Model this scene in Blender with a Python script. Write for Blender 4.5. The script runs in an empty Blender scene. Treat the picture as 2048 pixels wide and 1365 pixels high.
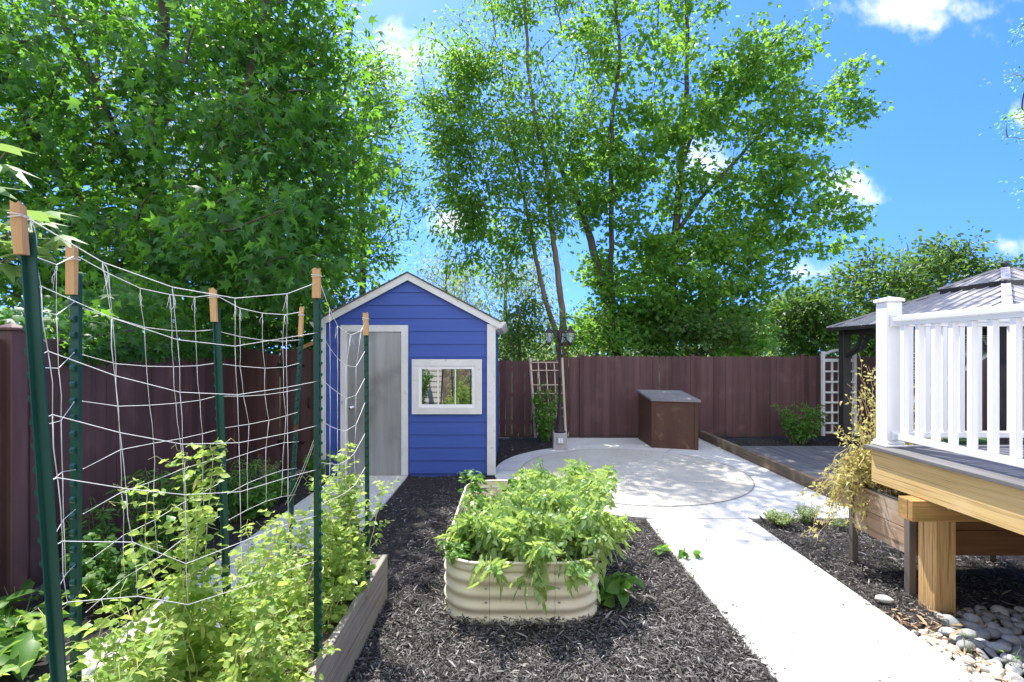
import bpy, math, random
import numpy as np
from mathutils import Vector, Matrix, noise as mnoise

R = random.Random(11)
NR = np.random.default_rng(7)
SC = bpy.context.scene
COL = SC.collection
F, HY, CXP, EYE = 967.0, 705.0, 1024.0, 1.7

def P(px, py, d):                 # photo pixel at depth d -> point
    return Vector(((px-CXP)*d/F, d, EYE-(py-HY)*d/F))
def PX(px, py, X):                # photo pixel on the vertical plane x = X
    d = X*F/(px-CXP)
    return P(px, py, d)
def G(px, py, z=0.0):
    return P(px, py, (EYE-z)*F/(py-HY))

# ------------------------------------------------------------------ materials
MATS = {}
def nodes_of(name):
    m = bpy.data.materials.new(name); m.use_nodes = True
    nt = m.node_tree; b = nt.nodes['Principled BSDF']
    return m, nt, b
def N(nt, t, **kw):
    n = nt.nodes.new(t)
    for k, v in kw.items():
        if k in n.inputs: n.inputs[k].default_value = v
        else: setattr(n, k, v)
    return n
def ramp(nt, stops):
    r = nt.nodes.new('ShaderNodeValToRGB')
    e = r.color_ramp.elements
    while len(e) < len(stops): e.new(0.5)
    for i, (p, c) in enumerate(stops):
        e[i].position = p; e[i].color = (*c, 1)
    return r
def surf(name, c1, c2=None, scale=(6, 6, 6), rough=0.7, bump=0.15, detail=6, c3=None, spec=0.3, metallic=0.0,
         bscale=40, dist=0.01, rand=0.0, patch=None):
    """noise-mottled surface in object space; scale stretches the noise along an axis (grain)"""
    if name in MATS: return MATS[name]
    m, nt, b = nodes_of(name); L = nt.links.new
    tc = N(nt, 'ShaderNodeTexCoord'); mp = N(nt, 'ShaderNodeMapping')
    mp.inputs['Scale'].default_value = scale
    L(tc.outputs['Object'], mp.inputs['Vector'])
    nz = N(nt, 'ShaderNodeTexNoise'); nz.inputs['Scale'].default_value = 1.0; nz.inputs['Detail'].default_value = detail
    nz.inputs['Roughness'].default_value = 0.65
    L(mp.outputs['Vector'], nz.inputs['Vector'])
    c2 = c2 or tuple(min(1, x*1.35) for x in c1)
    st = [(0.3, c1), (0.7, c2)] if c3 is None else [(0.34, c1), (0.5, c2), (0.66, c3)]
    rp = ramp(nt, st); L(nz.outputs['Fac'], rp.inputs['Fac'])
    out = rp.outputs['Color']
    if patch:
        n2 = N(nt, 'ShaderNodeTexNoise'); n2.inputs['Scale'].default_value = patch[0]; n2.inputs['Detail'].default_value = 5
        L(tc.outputs['Object'], n2.inputs['Vector'])
        r2 = ramp(nt, [(patch[1], (0, 0, 0)), (patch[2], (1, 1, 1))]); L(n2.outputs['Fac'], r2.inputs['Fac'])
        mx = N(nt, 'ShaderNodeMix', data_type='RGBA'); mx.inputs[7].default_value = (*patch[3], 1)
        L(r2.outputs['Color'], mx.inputs[0]); L(out, mx.inputs[6]); out = mx.outputs[2]
    if rand:
        oi = N(nt, 'ShaderNodeObjectInfo'); hs = N(nt, 'ShaderNodeHueSaturation')
        mr = N(nt, 'ShaderNodeMapRange'); mr.inputs[3].default_value = 1-rand; mr.inputs[4].default_value = 1+rand
        L(oi.outputs['Random'], mr.inputs[0]); L(mr.outputs[0], hs.inputs['Value']); L(out, hs.inputs['Color']); out = hs.outputs['Color']
    L(out, b.inputs['Base Color'])
    b.inputs['Roughness'].default_value = rough; b.inputs['Metallic'].default_value = metallic
    b.inputs['Specular IOR Level'].default_value = spec
    if bump:
        bz = N(nt, 'ShaderNodeTexNoise'); bz.inputs['Scale'].default_value = bscale; bz.inputs['Detail'].default_value = 5
        L((mp if max(scale)/max(1e-6, min(scale)) > 3 else tc).outputs[0 if max(scale)/max(1e-6, min(scale)) > 3 else 'Object'], bz.inputs['Vector'])
        if max(scale)/max(1e-6, min(scale)) > 3: bz.inputs['Scale'].default_value = 2.0
        bp = N(nt, 'ShaderNodeBump'); bp.inputs['Strength'].default_value = bump; bp.inputs['Distance'].default_value = dist
        L(bz.outputs['Fac'], bp.inputs['Height']); L(bp.outputs['Normal'], b.inputs['Normal'])
    MATS[name] = m
    return m

def leafmat(name, dark, light, trans, tf=0.45, rough=0.45, spec=0.35):
    """leaf: reflects and lets light through; every leaf has its own tint (mesh attribute var)"""
    if name in MATS: return MATS[name]
    m, nt, b = nodes_of(name); L = nt.links.new
    at = N(nt, 'ShaderNodeAttribute', attribute_name='var')
    rp = ramp(nt, [(0.0, dark), (1.0, light)]); L(at.outputs['Fac'], rp.inputs['Fac'])
    L(rp.outputs['Color'], b.inputs['Base Color'])
    b.inputs['Roughness'].default_value = rough; b.inputs['Specular IOR Level'].default_value = spec
    tr = N(nt, 'ShaderNodeBsdfTranslucent')
    r2 = ramp(nt, [(0.0, tuple(x*0.7 for x in trans)), (1.0, trans)]); L(at.outputs['Fac'], r2.inputs['Fac'])
    L(r2.outputs['Color'], tr.inputs['Color'])
    mx = N(nt, 'ShaderNodeMixShader'); mx.inputs[0].default_value = tf
    L(b.outputs[0], mx.inputs[1]); L(tr.outputs[0], mx.inputs[2])
    L(mx.outputs[0], nt.nodes['Material Output'].inputs['Surface'])
    MATS[name] = m
    return m

M = MATS
surf('concrete', (.52, .51, .475), (.64, .63, .60), scale=(2.2, 2.2, 2.2), rough=.9, bump=.25, bscale=120, dist=.004, detail=9,
     patch=(1.1, .52, .8, (.44, .42, .37)))
surf('concrete_tan', (.46, .43, .36), (.57, .54, .47), scale=(1.8, 1.8, 1.8), rough=.9, bump=.25, bscale=120, dist=.004, detail=9)
surf('joint', (.20, .19, .17), scale=(20, 20, 20), rough=.95)
surf('soil', (.018, .016, .015), (.05, .044, .04), scale=(14, 14, 14), rough=.95, bump=.9, bscale=70, dist=.03, detail=9)
surf('planter_soil', (.07, .05, .04), (.20, .15, .12), scale=(22, 22, 22), rough=.95, bump=.9, bscale=60, dist=.02)
surf('lawn', (.03, .07, .015), (.07, .13, .03), scale=(3, 3, 3), rough=.9, bump=.6)
surf('fence_paint', (.080, .041, .042), (.120, .063, .064), scale=(14, 14, 1.0), rough=.62, bump=.35, dist=.006, patch=(3.0, .55, .85, (.165, .092, .095)))
surf('blue_paint', (.042, .086, .345), (.053, .106, .41), scale=(1.0, 20, 25), rough=.5, bump=.12, dist=.003, spec=.4)
surf('white_paint', (.62, .62, .60), (.76, .76, .75), scale=(4, 4, 4), rough=.5, bump=.12, dist=.003, patch=(14, .66, .74, (.45, .42, .36)))
surf('white_vinyl', (.80, .80, .81), (.86, .86, .86), scale=(3, 3, 3), rough=.32, bump=0, spec=.5)
surf('steel_door', (.30, .305, .31), (.50, .50, .50), scale=(7, 7, .4), rough=.32, bump=.06, metallic=.45, spec=.5, patch=(1.6, .5, .75, (.19, .185, .18)))
surf('chrome', (.6, .6, .6), scale=(3, 3, 3), rough=.2, bump=0, metallic=1)
surf('shingle', (.11, .095, .085), (.24, .21, .19), scale=(10, 10, 10), rough=.9, bump=.5)
surf('bark', (.05, .04, .032), (.14, .115, .09), scale=(9, 9, 1.6), rough=.9, bump=.7, dist=.02)
surf('bark_light', (.10, .075, .055), (.22, .17, .13), scale=(10, 10, 1.6), rough=.9, bump=.6, dist=.02)
surf('stem_green', (.12, .20, .05), (.22, .30, .09), scale=(8, 8, 8), rough=.6, bump=0)
surf('stem_pale', (.42, .44, .16), (.58, .58, .28), scale=(8, 8, 8), rough=.6, bump=0)
surf('stem_dry', (.40, .27, .12), (.58, .45, .24), scale=(8, 8, 8), rough=.8, bump=0)
surf('tpost_green', (.006, .050, .036), (.012, .075, .055), scale=(6, 6, 3), rough=.42, bump=.15, dist=.002, spec=.5, patch=(9, .62, .72, (.10, .05, .03)))
surf('stake_wood', (.50, .28, .12), (.66, .41, .20), scale=(30, 30, 2.2), rough=.8, bump=.3, dist=.004)
surf('string', (.74, .73, .69), (.84, .83, .80), scale=(60, 60, 60), rough=.9, bump=.2)
surf('bed_wood_y', (.14, .12, .097), (.34, .30, .245), scale=(30, .9, 60), rough=.85, bump=.5, dist=.006, c3=(.19, .17, .145), patch=(2.2, .55, .8, (.20, .15, .11)))
surf('bed_wood_x', (.14, .12, .097), (.34, .30, .245), scale=(.7, 16, 22), rough=.85, bump=.5, dist=.006)
surf('cream_metal', (.74, .65, .47), (.80, .73, .57), scale=(3, 3, 5), rough=.38, bump=.05, spec=.5, patch=(5, .60, .8, (.60, .50, .34)))
surf('bolt', (.45, .43, .40), scale=(5, 5, 5), rough=.4, bump=0, metallic=.8)
surf('deck_rim_wood', (.24, .145, .05), (.58, .42, .19), scale=(14, .9, 75), rough=.7, bump=.3, dist=.004, c3=(.44, .28, .10), patch=(2.5, .55, .75, (.58, .43, .24)))
surf('deck_beam_wood', (.20, .105, .035), (.46, .27, .10), scale=(.9, 14, 70), rough=.75, bump=.3, dist=.004, patch=(3, .45, .62, (.17, .16, .035)))
surf('post_wood', (.19, .095, .033), (.50, .32, .14), scale=(42, 42, 1.3), rough=.75, bump=.4, dist=.006, c3=(.34, .20, .08), patch=(2.2, .5, .72, (.45, .33, .19)))
surf('planter_wood_y', (.14, .085, .05), (.34, .235, .16), scale=(10, 1.2, 26), rough=.8, bump=.35, dist=.004, c3=(.24, .16, .10), patch=(4, .5, .7, (.40, .33, .26)))
surf('planter_wood_x', (.17, .075, .03), (.29, .145, .065), scale=(1.2, 10, 26), rough=.8, bump=.3, dist=.004)
surf('leg_wood', (.09, .075, .065), (.17, .145, .125), scale=(18, 18, 1.5), rough=.8, bump=.3, dist=.004)
surf('deck_board', (.085, .085, .10), (.155, .155, .175), scale=(1, 18, 18), rough=.65, bump=.25, dist=.003)
surf('deck_edge', (.07, .07, .075), (.17, .165, .165), scale=(12, 1.2, 12), rough=.75, bump=.4, dist=.006)
surf('platform_board', (.085, .085, .095), (.17, .165, .17), scale=(22, .8, 18), rough=.7, bump=.3, dist=.003)
surf('timber', (.10, .075, .05), (.24, .185, .13), scale=(14, .7, 22), rough=.85, bump=.5, dist=.006, patch=(3, .55, .75, (.32, .24, .16)))
surf('gazebo_metal', (.035, .030, .032), (.05, .045, .046), scale=(5, 5, 5), rough=.45, bump=0, spec=.5)
surf('roof_metal', (.34, .33, .345), (.42, .405, .42), scale=(2, 2, 2), rough=.6, bump=.05, metallic=.05, spec=.5)
surf('box_brown', (.070, .034, .023), (.098, .049, .034), scale=(5, 5, 2), rough=.6, bump=.2, dist=.004, patch=(6, .62, .74, (.18, .10, .07)))
surf('slate', (.17, .165, .17), (.27, .26, .265), scale=(5, 5, 5), rough=.7, bump=.3)
surf('lamp_metal', (.030, .020, .024), (.05, .035, .04), scale=(9, 9, 9), rough=.5, bump=.2, dist=.002)
surf('block', (.36, .33, .31), (.46, .43, .41), scale=(14, 14, 14), rough=.95, bump=.4)
surf('grey_plastic', (.32, .33, .33), scale=(4, 4, 4), rough=.5, bump=0)
surf('tan_wood', (.50, .40, .29), (.64, .54, .42), scale=(10, 10, 2), rough=.75, bump=.2)
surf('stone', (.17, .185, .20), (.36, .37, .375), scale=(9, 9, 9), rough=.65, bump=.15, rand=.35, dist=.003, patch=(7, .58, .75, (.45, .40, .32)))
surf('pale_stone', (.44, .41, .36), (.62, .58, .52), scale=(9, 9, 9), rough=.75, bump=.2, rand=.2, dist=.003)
surf('litter', (.22, .14, .08), (.46, .34, .22), scale=(30, 30, 30), rough=.9, bump=0)
surf('black_iron', (.012, .012, .012), (.022, .022, .022), scale=(5, 5, 5), rough=.5, bump=0)
surf('brick', (.20, .10, .075), (.34, .20, .15), scale=(4, 4, 12), rough=.9, bump=.3)

def fence_boards():
    m = MATS['fence_paint']; nt = m.node_tree; L = nt.links.new; b = nt.nodes['Principled BSDF']
    src = b.inputs['Base Color'].links[0].from_socket
    tc = N(nt, 'ShaderNodeTexCoord'); sp = N(nt, 'ShaderNodeSeparateXYZ'); L(tc.outputs['Object'], sp.inputs[0])
    ad = N(nt, 'ShaderNodeMath', operation='ADD'); L(sp.outputs[0], ad.inputs[0]); L(sp.outputs[1], ad.inputs[1])
    dv = N(nt, 'ShaderNodeMath', operation='DIVIDE'); L(ad.outputs[0], dv.inputs[0]); dv.inputs[1].default_value = .129
    fl = N(nt, 'ShaderNodeMath', operation='FLOOR'); L(dv.outputs[0], fl.inputs[0])
    wn = N(nt, 'ShaderNodeTexWhiteNoise', noise_dimensions='1D'); L(fl.outputs[0], wn.inputs['W'])
    mr = N(nt, 'ShaderNodeMapRange'); mr.inputs[3].default_value = .78; mr.inputs[4].default_value = 1.22; L(wn.outputs['Value'], mr.inputs[0])
    # splashed soil along the foot of the boards
    mz = N(nt, 'ShaderNodeMapRange'); mz.inputs[1].default_value = 0; mz.inputs[2].default_value = .22; L(sp.outputs[2], mz.inputs[0])
    nz = N(nt, 'ShaderNodeTexNoise'); nz.inputs['Scale'].default_value = 9; L(tc.outputs['Object'], nz.inputs['Vector'])
    a2 = N(nt, 'ShaderNodeMath', operation='ADD'); L(mz.outputs[0], a2.inputs[0]); L(nz.outputs['Fac'], a2.inputs[1])
    r2 = ramp(nt, [(.45, (1, 1, 1)), (.85, (0, 0, 0))]); L(a2.outputs[0], r2.inputs['Fac'])
    hs = N(nt, 'ShaderNodeHueSaturation'); L(mr.outputs[0], hs.inputs['Value']); L(src, hs.inputs['Color'])
    mx = N(nt, 'ShaderNodeMix', data_type='RGBA'); mx.inputs[7].default_value = (.06, .045, .04, 1)
    L(r2.outputs['Color'], mx.inputs[0]); L(hs.outputs['Color'], mx.inputs[6]); L(mx.outputs[2], b.inputs['Base Color'])
fence_boards()
def specks(name):
    m = MATS[name]; nt = m.node_tree; L = nt.links.new; b = nt.nodes['Principled BSDF']; src = b.inputs['Base Color'].links[0].from_socket
    tc = N(nt, 'ShaderNodeTexCoord'); vo = N(nt, 'ShaderNodeTexVoronoi'); vo.inputs['Scale'].default_value = 16; L(tc.outputs['Object'], vo.inputs['Vector'])
    nz = N(nt, 'ShaderNodeTexNoise'); nz.inputs['Scale'].default_value = 2.3; L(tc.outputs['Object'], nz.inputs['Vector'])
    ad = N(nt, 'ShaderNodeMath', operation='MULTIPLY_ADD'); L(nz.outputs['Fac'], ad.inputs[0]); ad.inputs[1].default_value = -.22; L(vo.outputs['Distance'], ad.inputs[2])
    rp = ramp(nt, [(-.0, (1, 1, 1)), (.022, (0, 0, 0))]); L(ad.outputs[0], rp.inputs['Fac'])
    mx = N(nt, 'ShaderNodeMix', data_type='RGBA'); mx.inputs[7].default_value = (.09, .08, .07, 1); L(rp.outputs['Color'], mx.inputs[0]); L(src, mx.inputs[6]); L(mx.outputs[2], b.inputs['Base Color'])
specks('concrete'); specks('concrete_tan')
def mulch_mat():
    m, nt, b = nodes_of('mulch'); L = nt.links.new
    at = N(nt, 'ShaderNodeAttribute', attribute_name='var')
    rp = ramp(nt, [(0.0, (.016, .015, .0145)), (.5, (.12, .112, .108)), (1.0, (.38, .36, .34))])
    L(at.outputs['Fac'], rp.inputs['Fac']); L(rp.outputs['Color'], b.inputs['Base Color'])
    b.inputs['Roughness'].default_value = .95; b.inputs['Specular IOR Level'].default_value = .1
    MATS['mulch'] = m
mulch_mat()
def glass_mat():
    m, nt, b = nodes_of('dark_glass'); L = nt.links.new
    b.inputs['Base Color'].default_value = (.012, .016, .014, 1); b.inputs['Roughness'].default_value = .02
    b.inputs['Specular IOR Level'].default_value = 1.0; b.inputs['IOR'].default_value = 2.6
    MATS['dark_glass'] = m
    m, nt, b = nodes_of('lamp_glass')
    b.inputs['Base Color'].default_value = (.75, .82, .84, 1); b.inputs['Roughness'].default_value = .08
    b.inputs['Transmission Weight'].default_value = .75; b.inputs['IOR'].default_value = 1.2
    MATS['lamp_glass'] = m
glass_mat()
leafmat('leaf_gum', (.009, .052, .018), (.070, .185, .034), (.30, .68, .05), tf=.40)
leafmat('leaf_pear', (.045, .10, .02), (.12, .21, .04), (.44, .78, .10), tf=.5)
leafmat('leaf_elm', (.028, .095, .018), (.095, .20, .038), (.40, .74, .09), tf=.47)
leafmat('leaf_maple', (.028, .105, .02), (.095, .21, .038), (.40, .74, .08), tf=.47)
leafmat('leaf_willow', (.10, .16, .035), (.19, .26, .07), (.55, .68, .18), tf=.5)
leafmat('leaf_dark', (.022, .068, .018), (.072, .15, .032), (.26, .46, .06), tf=.38)
leafmat('leaf_far', (.07, .13, .03), (.15, .22, .06), (.42, .55, .12), tf=.45)
leafmat('leaf_herb', (.032, .14, .022), (.14, .31, .055), (.32, .62, .07), tf=.42)
leafmat('leaf_lush', (.05, .15, .022), (.12, .26, .045), (.34, .60, .08), tf=.4)
leafmat('leaf_fig', (.10, .20, .05), (.19, .30, .10), (.40, .60, .14), tf=.4, rough=.5)
leafmat('leaf_pea', (.070, .21, .034), (.44, .52, .13), (.66, .88, .17), tf=.45)
leafmat('leaf_tomato', (.045, .165, .028), (.40, .52, .19), (.66, .88, .20), tf=.40, rough=.36, spec=.7)
leafmat('leaf_dry', (.30, .24, .09), (.60, .60, .20), (.80, .76, .26), tf=.4)
leafmat('leaf_sedum', (.20, .28, .10), (.40, .48, .20), (.4, .5, .15), tf=.3)
leafmat('pod', (.42, .46, .13), (.60, .56, .22), (.7, .7, .25), tf=.3)

# ------------------------------------------------------------------ mesh helpers
class MB:
    def __init__(s): s.v = []; s.f = []; s.sm = []
    def add(s, vs, fs, smooth=False):
        o = len(s.v); s.v += [tuple(v) for v in vs]
        s.f += [tuple(i+o for i in f) for f in fs]; s.sm += [smooth]*len(fs); return s
    def box(s, a, b):
        x0, y0, z0 = a; x1, y1, z1 = b
        return s.add([(x0,y0,z0),(x1,y0,z0),(x1,y1,z0),(x0,y1,z0),(x0,y0,z1),(x1,y0,z1),(x1,y1,z1),(x0,y1,z1)],
                     [(0,3,2,1),(4,5,6,7),(0,1,5,4),(1,2,6,5),(2,3,7,6),(3,0,4,7)])
    def bbox(s, a, b, e=.004):
        """box with chamfered edges"""
        x0, y0, z0 = (min(a[i], b[i]) for i in range(3)); x1, y1, z1 = (max(a[i], b[i]) for i in range(3))
        e = min(e, (x1-x0)*.3, (y1-y0)*.3, (z1-z0)*.3)
        import bmesh
        bm = bmesh.new(); bmesh.ops.create_cube(bm, size=1)
        for v in bm.verts:
            v.co = ((x0+x1)/2+v.co.x*(x1-x0), (y0+y1)/2+v.co.y*(y1-y0), (z0+z1)/2+v.co.z*(z1-z0))
        bmesh.ops.bevel(bm, geom=bm.edges[:], offset=e, segments=1, affect='EDGES')
        bm.verts.index_update()
        s.add([v.co[:] for v in bm.verts], [tuple(v.index for v in f.verts) for f in bm.faces]); bm.free(); return s
    def beam(s, p, q, w, h, up=(0,0,1)):
        p = Vector(p); q = Vector(q); d = (q-p).normalized(); side = d.cross(Vector(up))
        if side.length < 1e-4: side = d.cross(Vector((1,0,0)))
        side.normalize(); u = side.cross(d).normalized()
        vs = []
        for c in (p, q):
            for a, b in ((-1,-1),(1,-1),(1,1),(-1,1)): vs.append(c+side*a*w/2+u*b*h/2)
        return s.add(vs, [(0,1,2,3),(7,6,5,4),(0,4,5,1),(1,5,6,2),(2,6,7,3),(3,7,4,0)])
    def tube(s, pts, rad, n=6, cap=True, smooth=True):
        pts = [Vector(p) for p in pts]; k = len(pts)
        if not hasattr(rad, '__len__'): rad = [rad]*k
        vs = []; ref = None
        for i, p in enumerate(pts):
            d = (pts[min(i+1, k-1)]-pts[max(i-1, 0)])
            d = d.normalized() if d.length > 1e-9 else Vector((0,0,1))
            if ref is None:
                ref = d.cross(Vector((0,0,1)))
                if ref.length < 1e-2: ref = d.cross(Vector((1,0,0)))
            a = (ref - d*ref.dot(d)); a = a.normalized() if a.length > 1e-6 else d.orthogonal().normalized()
            ref = a; b = d.cross(a)
            for j in range(n):
                t = 2*math.pi*j/n; vs.append(p+(a*math.cos(t)+b*math.sin(t))*rad[i])
        fs = [(i*n+j, i*n+(j+1)%n, (i+1)*n+(j+1)%n, (i+1)*n+j) for i in range(k-1) for j in range(n)]
        if cap: fs += [tuple(range(n-1, -1, -1)), tuple((k-1)*n+j for j in range(n))]
        return s.add(vs, fs, smooth)
    def lathe(s, prof, c, n=16, smooth=True):
        vs = []
        for r, z in prof:
            for j in range(n):
                t = 2*math.pi*j/n; vs.append((c[0]+r*math.cos(t), c[1]+r*math.sin(t), c[2]+z))
        k = len(prof)
        fs = [(i*n+j, i*n+(j+1)%n, (i+1)*n+(j+1)%n, (i+1)*n+j) for i in range(k-1) for j in range(n)]
        fs += [tuple(range(n-1, -1, -1)), tuple((k-1)*n+j for j in range(n))]
        return s.add(vs, fs, smooth)
    def prism(s, poly, axis, a, b):
        """extrude a 2-D polygon along axis from a to b"""
        n = len(poly)
        def put(p, t):
            return {'x': (t, p[0], p[1]), 'y': (p[0], t, p[1]), 'z': (p[0], p[1], t)}[axis]
        vs = [put(p, a) for p in poly]+[put(p, b) for p in poly]
        fs = [tuple(range(n)), tuple(range(2*n-1, n-1, -1))]+[(i, n+i, n+(i+1) % n, (i+1) % n) for i in range(n)]
        return s.add(vs, fs)
    def build(s, name, mat, parent=None, fix=True):
        me = bpy.data.meshes.new(name)
        off = world_loc(parent)
        me.from_pydata([(v[0]-off[0], v[1]-off[1], v[2]-off[2]) for v in s.v], [], s.f)
        me.polygons.foreach_set('use_smooth', s.sm)
        if fix:
            import bmesh
            bm = bmesh.new(); bm.from_mesh(me); bmesh.ops.recalc_face_normals(bm, faces=bm.faces); bm.to_mesh(me); bm.free()
        me.materials.append(MATS[mat]); me.update()
        o = bpy.data.objects.new(name, me); COL.objects.link(o)
        if parent: o.parent = parent
        return o

def world_loc(o):
    v = Vector((0,0,0))
    while o is not None: v += o.location; o = o.parent
    return v
def thing(name, label, cat, loc=(0,0,0), group=None):
    o = bpy.data.objects.new(name, None); COL.objects.link(o); o.empty_display_size = .1
    o.location = loc; tag(o, label, cat, group); return o
def tag(o, label, cat, group=None):
    o['label'] = label; o['category'] = cat
    if group: o['group'] = group
    return o
def struct(o): o['kind'] = 'structure'; return o
def stuff(o, label=None, cat=None):
    o['kind'] = 'stuff'
    if label: o['label'] = label
    if cat: o['category'] = cat
    return o

# ------------------------------------------------------------------ leaves
def fan(outline, center):
    V = [center]+outline; n = len(outline)
    return np.array(V, float), np.array([(0, i+1, (i+1) % n+1) for i in range(n)])
def t_oval(w=.26, cup=.05):
    V = np.array([(0,0,0), (w,.32,cup), (w*.72,.72,cup*.7), (0,1,-.06), (-w*.72,.72,cup*.7), (-w,.32,cup), (0,.5,-.02)], float)
    return V, np.array([(0,1,6),(1,2,6),(2,3,6),(3,4,6),(4,5,6),(5,0,6)])
def t_diamond(w=.22):
    return np.array([(0,0,0),(w,.45,.05),(0,1,-.04),(-w,.45,.05)], float), np.array([(0,1,2),(0,2,3)])
def t_star(deep=.30, n=5, base=.62):
    angs = {5: [0, 62, 124, 236, 298], 7: [0, 45, 90, 135, 225, 270, 315]}[n]
    lens = {5: [1, .95, .62, .62, .95], 7: [1, .92, .85, .5, .5, .85, .92]}[n]
    out = []
    for i, (a, l) in enumerate(zip(angs, lens)):
        t = math.radians(a); out.append((math.sin(t)*l*.68, .36+math.cos(t)*l*.66, -.10*l))
        a2 = angs[(i+1) % len(angs)] + (360 if i == len(angs)-1 else 0); t2 = math.radians((a+a2)/2)
        r = deep if abs((a+a2)/2-180) > 5 else .30
        out.append((math.sin(t2)*r, .36+math.cos(t2)*r, 0))
    return fan(out, (0, .36, .05))
def t_leaflet(w=.30):
    o = []
    for x, y in ((.10,.03),(w*.95,.16),(w*.72,.30),(w*1.02,.42),(w*.62,.58),(w*.7,.70),(w*.3,.84)): o.append((x, y, .04+.05*x))
    o.append((0, 1, -.08)); o += [(-x, y, z) for x, y, z in o[:7][::-1]]
    return fan(o, (0, .45, -.02))
def t_compound(leaflet, rachis=1.0, pairs=3, size=.5, droop=.35):
    V, Fc = leaflet; Vs = []; Fs = []; o = 0
    def put(base, ang, s, tilt):
        nonlocal o
        c, sn = math.cos(ang), math.sin(ang); W = V*s
        W = np.stack([W[:,0]*c+W[:,1]*sn, -W[:,0]*sn+W[:,1]*c, W[:,2]-tilt*np.abs(W[:,1])], 1)+np.array(base)
        Vs.append(W); Fs.append(Fc+o); o += len(V)
    for k in range(pairs):
        y = rachis*(.28+.55*k/pairs); z = -droop*y*y; s = size*(.75+.25*math.sin(k+.8))
        for sd in (-1, 1): put((0, y+.03*sd, z), sd*(1.15-.12*k), s, .35)
    put((0, rachis*.86, -droop*.74), 0, size*1.15, .45)
    st = np.array([(.012,0,0),(-.012,0,0),(.008,.5*rachis,-droop*.25),(-.008,.5*rachis,-droop*.25),(.004,rachis*.9,-droop*.8),(-.004,rachis*.9,-droop*.8)])
    Vs.append(st); Fs.append(np.array([(0,1,2),(1,3,2),(2,3,4),(3,5,4)])+o)
    return np.concatenate(Vs), np.concatenate(Fs)
OVAL, DIAM, STAR, MAPLE, LEAFLET = t_oval(), t_diamond(), t_star(.24), t_star(.33), t_leaflet()
LANCE = t_oval(.13, .03); ROUND = t_oval(.40, .06); NARROW = t_diamond(.12); HOSTA = t_oval(.20, .07)
PEA = t_oval(.34, .05)
TOMATO = t_compound(t_leaflet(.38), 1.0, 2, .50, .30)
FIG = t_star(.26, 5)

def unit(a): return a/np.maximum(np.linalg.norm(a, axis=1, keepdims=True), 1e-9)
def leaves(name, tmpl, pos, tip, nor, size, mat, parent, bend=0.0, rng=NR, var=None):
    """pos,tip,nor: (n,3); size (n,) -> one mesh of leaf blades"""
    V, Fc = tmpl; n = len(pos); off = np.array(world_loc(parent))
    tip = unit(tip); nor = nor-(nor*tip).sum(1, keepdims=True)*tip; nor = unit(nor); side = np.cross(tip, nor)
    W = V[None]*np.ones((n, 1, 1)); wj = 1+rng.uniform(-.15, .15, (n, 1)); W = W.copy()
    W[:, :, 0] *= wj; W[:, :, 2] += -(bend*rng.uniform(.2, 1.6, (n, 1)))*(V[None, :, 1]**2)
    W[:, :, 2] *= rng.uniform(.6, 1.8, (n, 1))
    W = W*size[:, None, None]
    A = pos[:, None]+W[:, :, :1]*side[:, None]+W[:, :, 1:2]*tip[:, None]+W[:, :, 2:]*nor[:, None]-off
    verts = A.reshape(-1, 3).astype(np.float32)
    faces = (Fc[None]+(np.arange(n)*len(V))[:, None, None]).reshape(-1, 3).astype(np.int32)
    me = bpy.data.meshes.new(name)
    me.vertices.add(len(verts)); me.vertices.foreach_set('co', verts.ravel())
    me.loops.add(faces.size); me.loops.foreach_set('vertex_index', faces.ravel())
    me.polygons.add(len(faces)); me.polygons.foreach_set('loop_start', np.arange(0, faces.size, 3, dtype=np.int32))
    me.polygons.foreach_set('loop_total', np.full(len(faces), 3, np.int32))
    at = me.attributes.new('var', 'FLOAT', 'POINT')
    vv = rng.beta(2, 2, n) if var is None else var
    at.data.foreach_set('value', np.repeat(vv, len(V)).astype(np.float32))
    me.materials.append(MATS[mat]); me.update(); me.validate()
    o = bpy.data.objects.new(name, me); COL.objects.link(o)
    if parent: o.parent = parent
    return o

def bez(p, q, lift=.15, k=6, jit=.05, rng=R):
    p = Vector(p); q = Vector(q); L = (q-p).length
    m = p.lerp(q, .5)+Vector((rng.uniform(-1, 1)*jit*L, rng.uniform(-1, 1)*jit*L, lift*L))
    return [p*(1-t)**2+m*2*t*(1-t)+q*t*t for t in [i/(k-1) for i in range(k)]]

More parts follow.
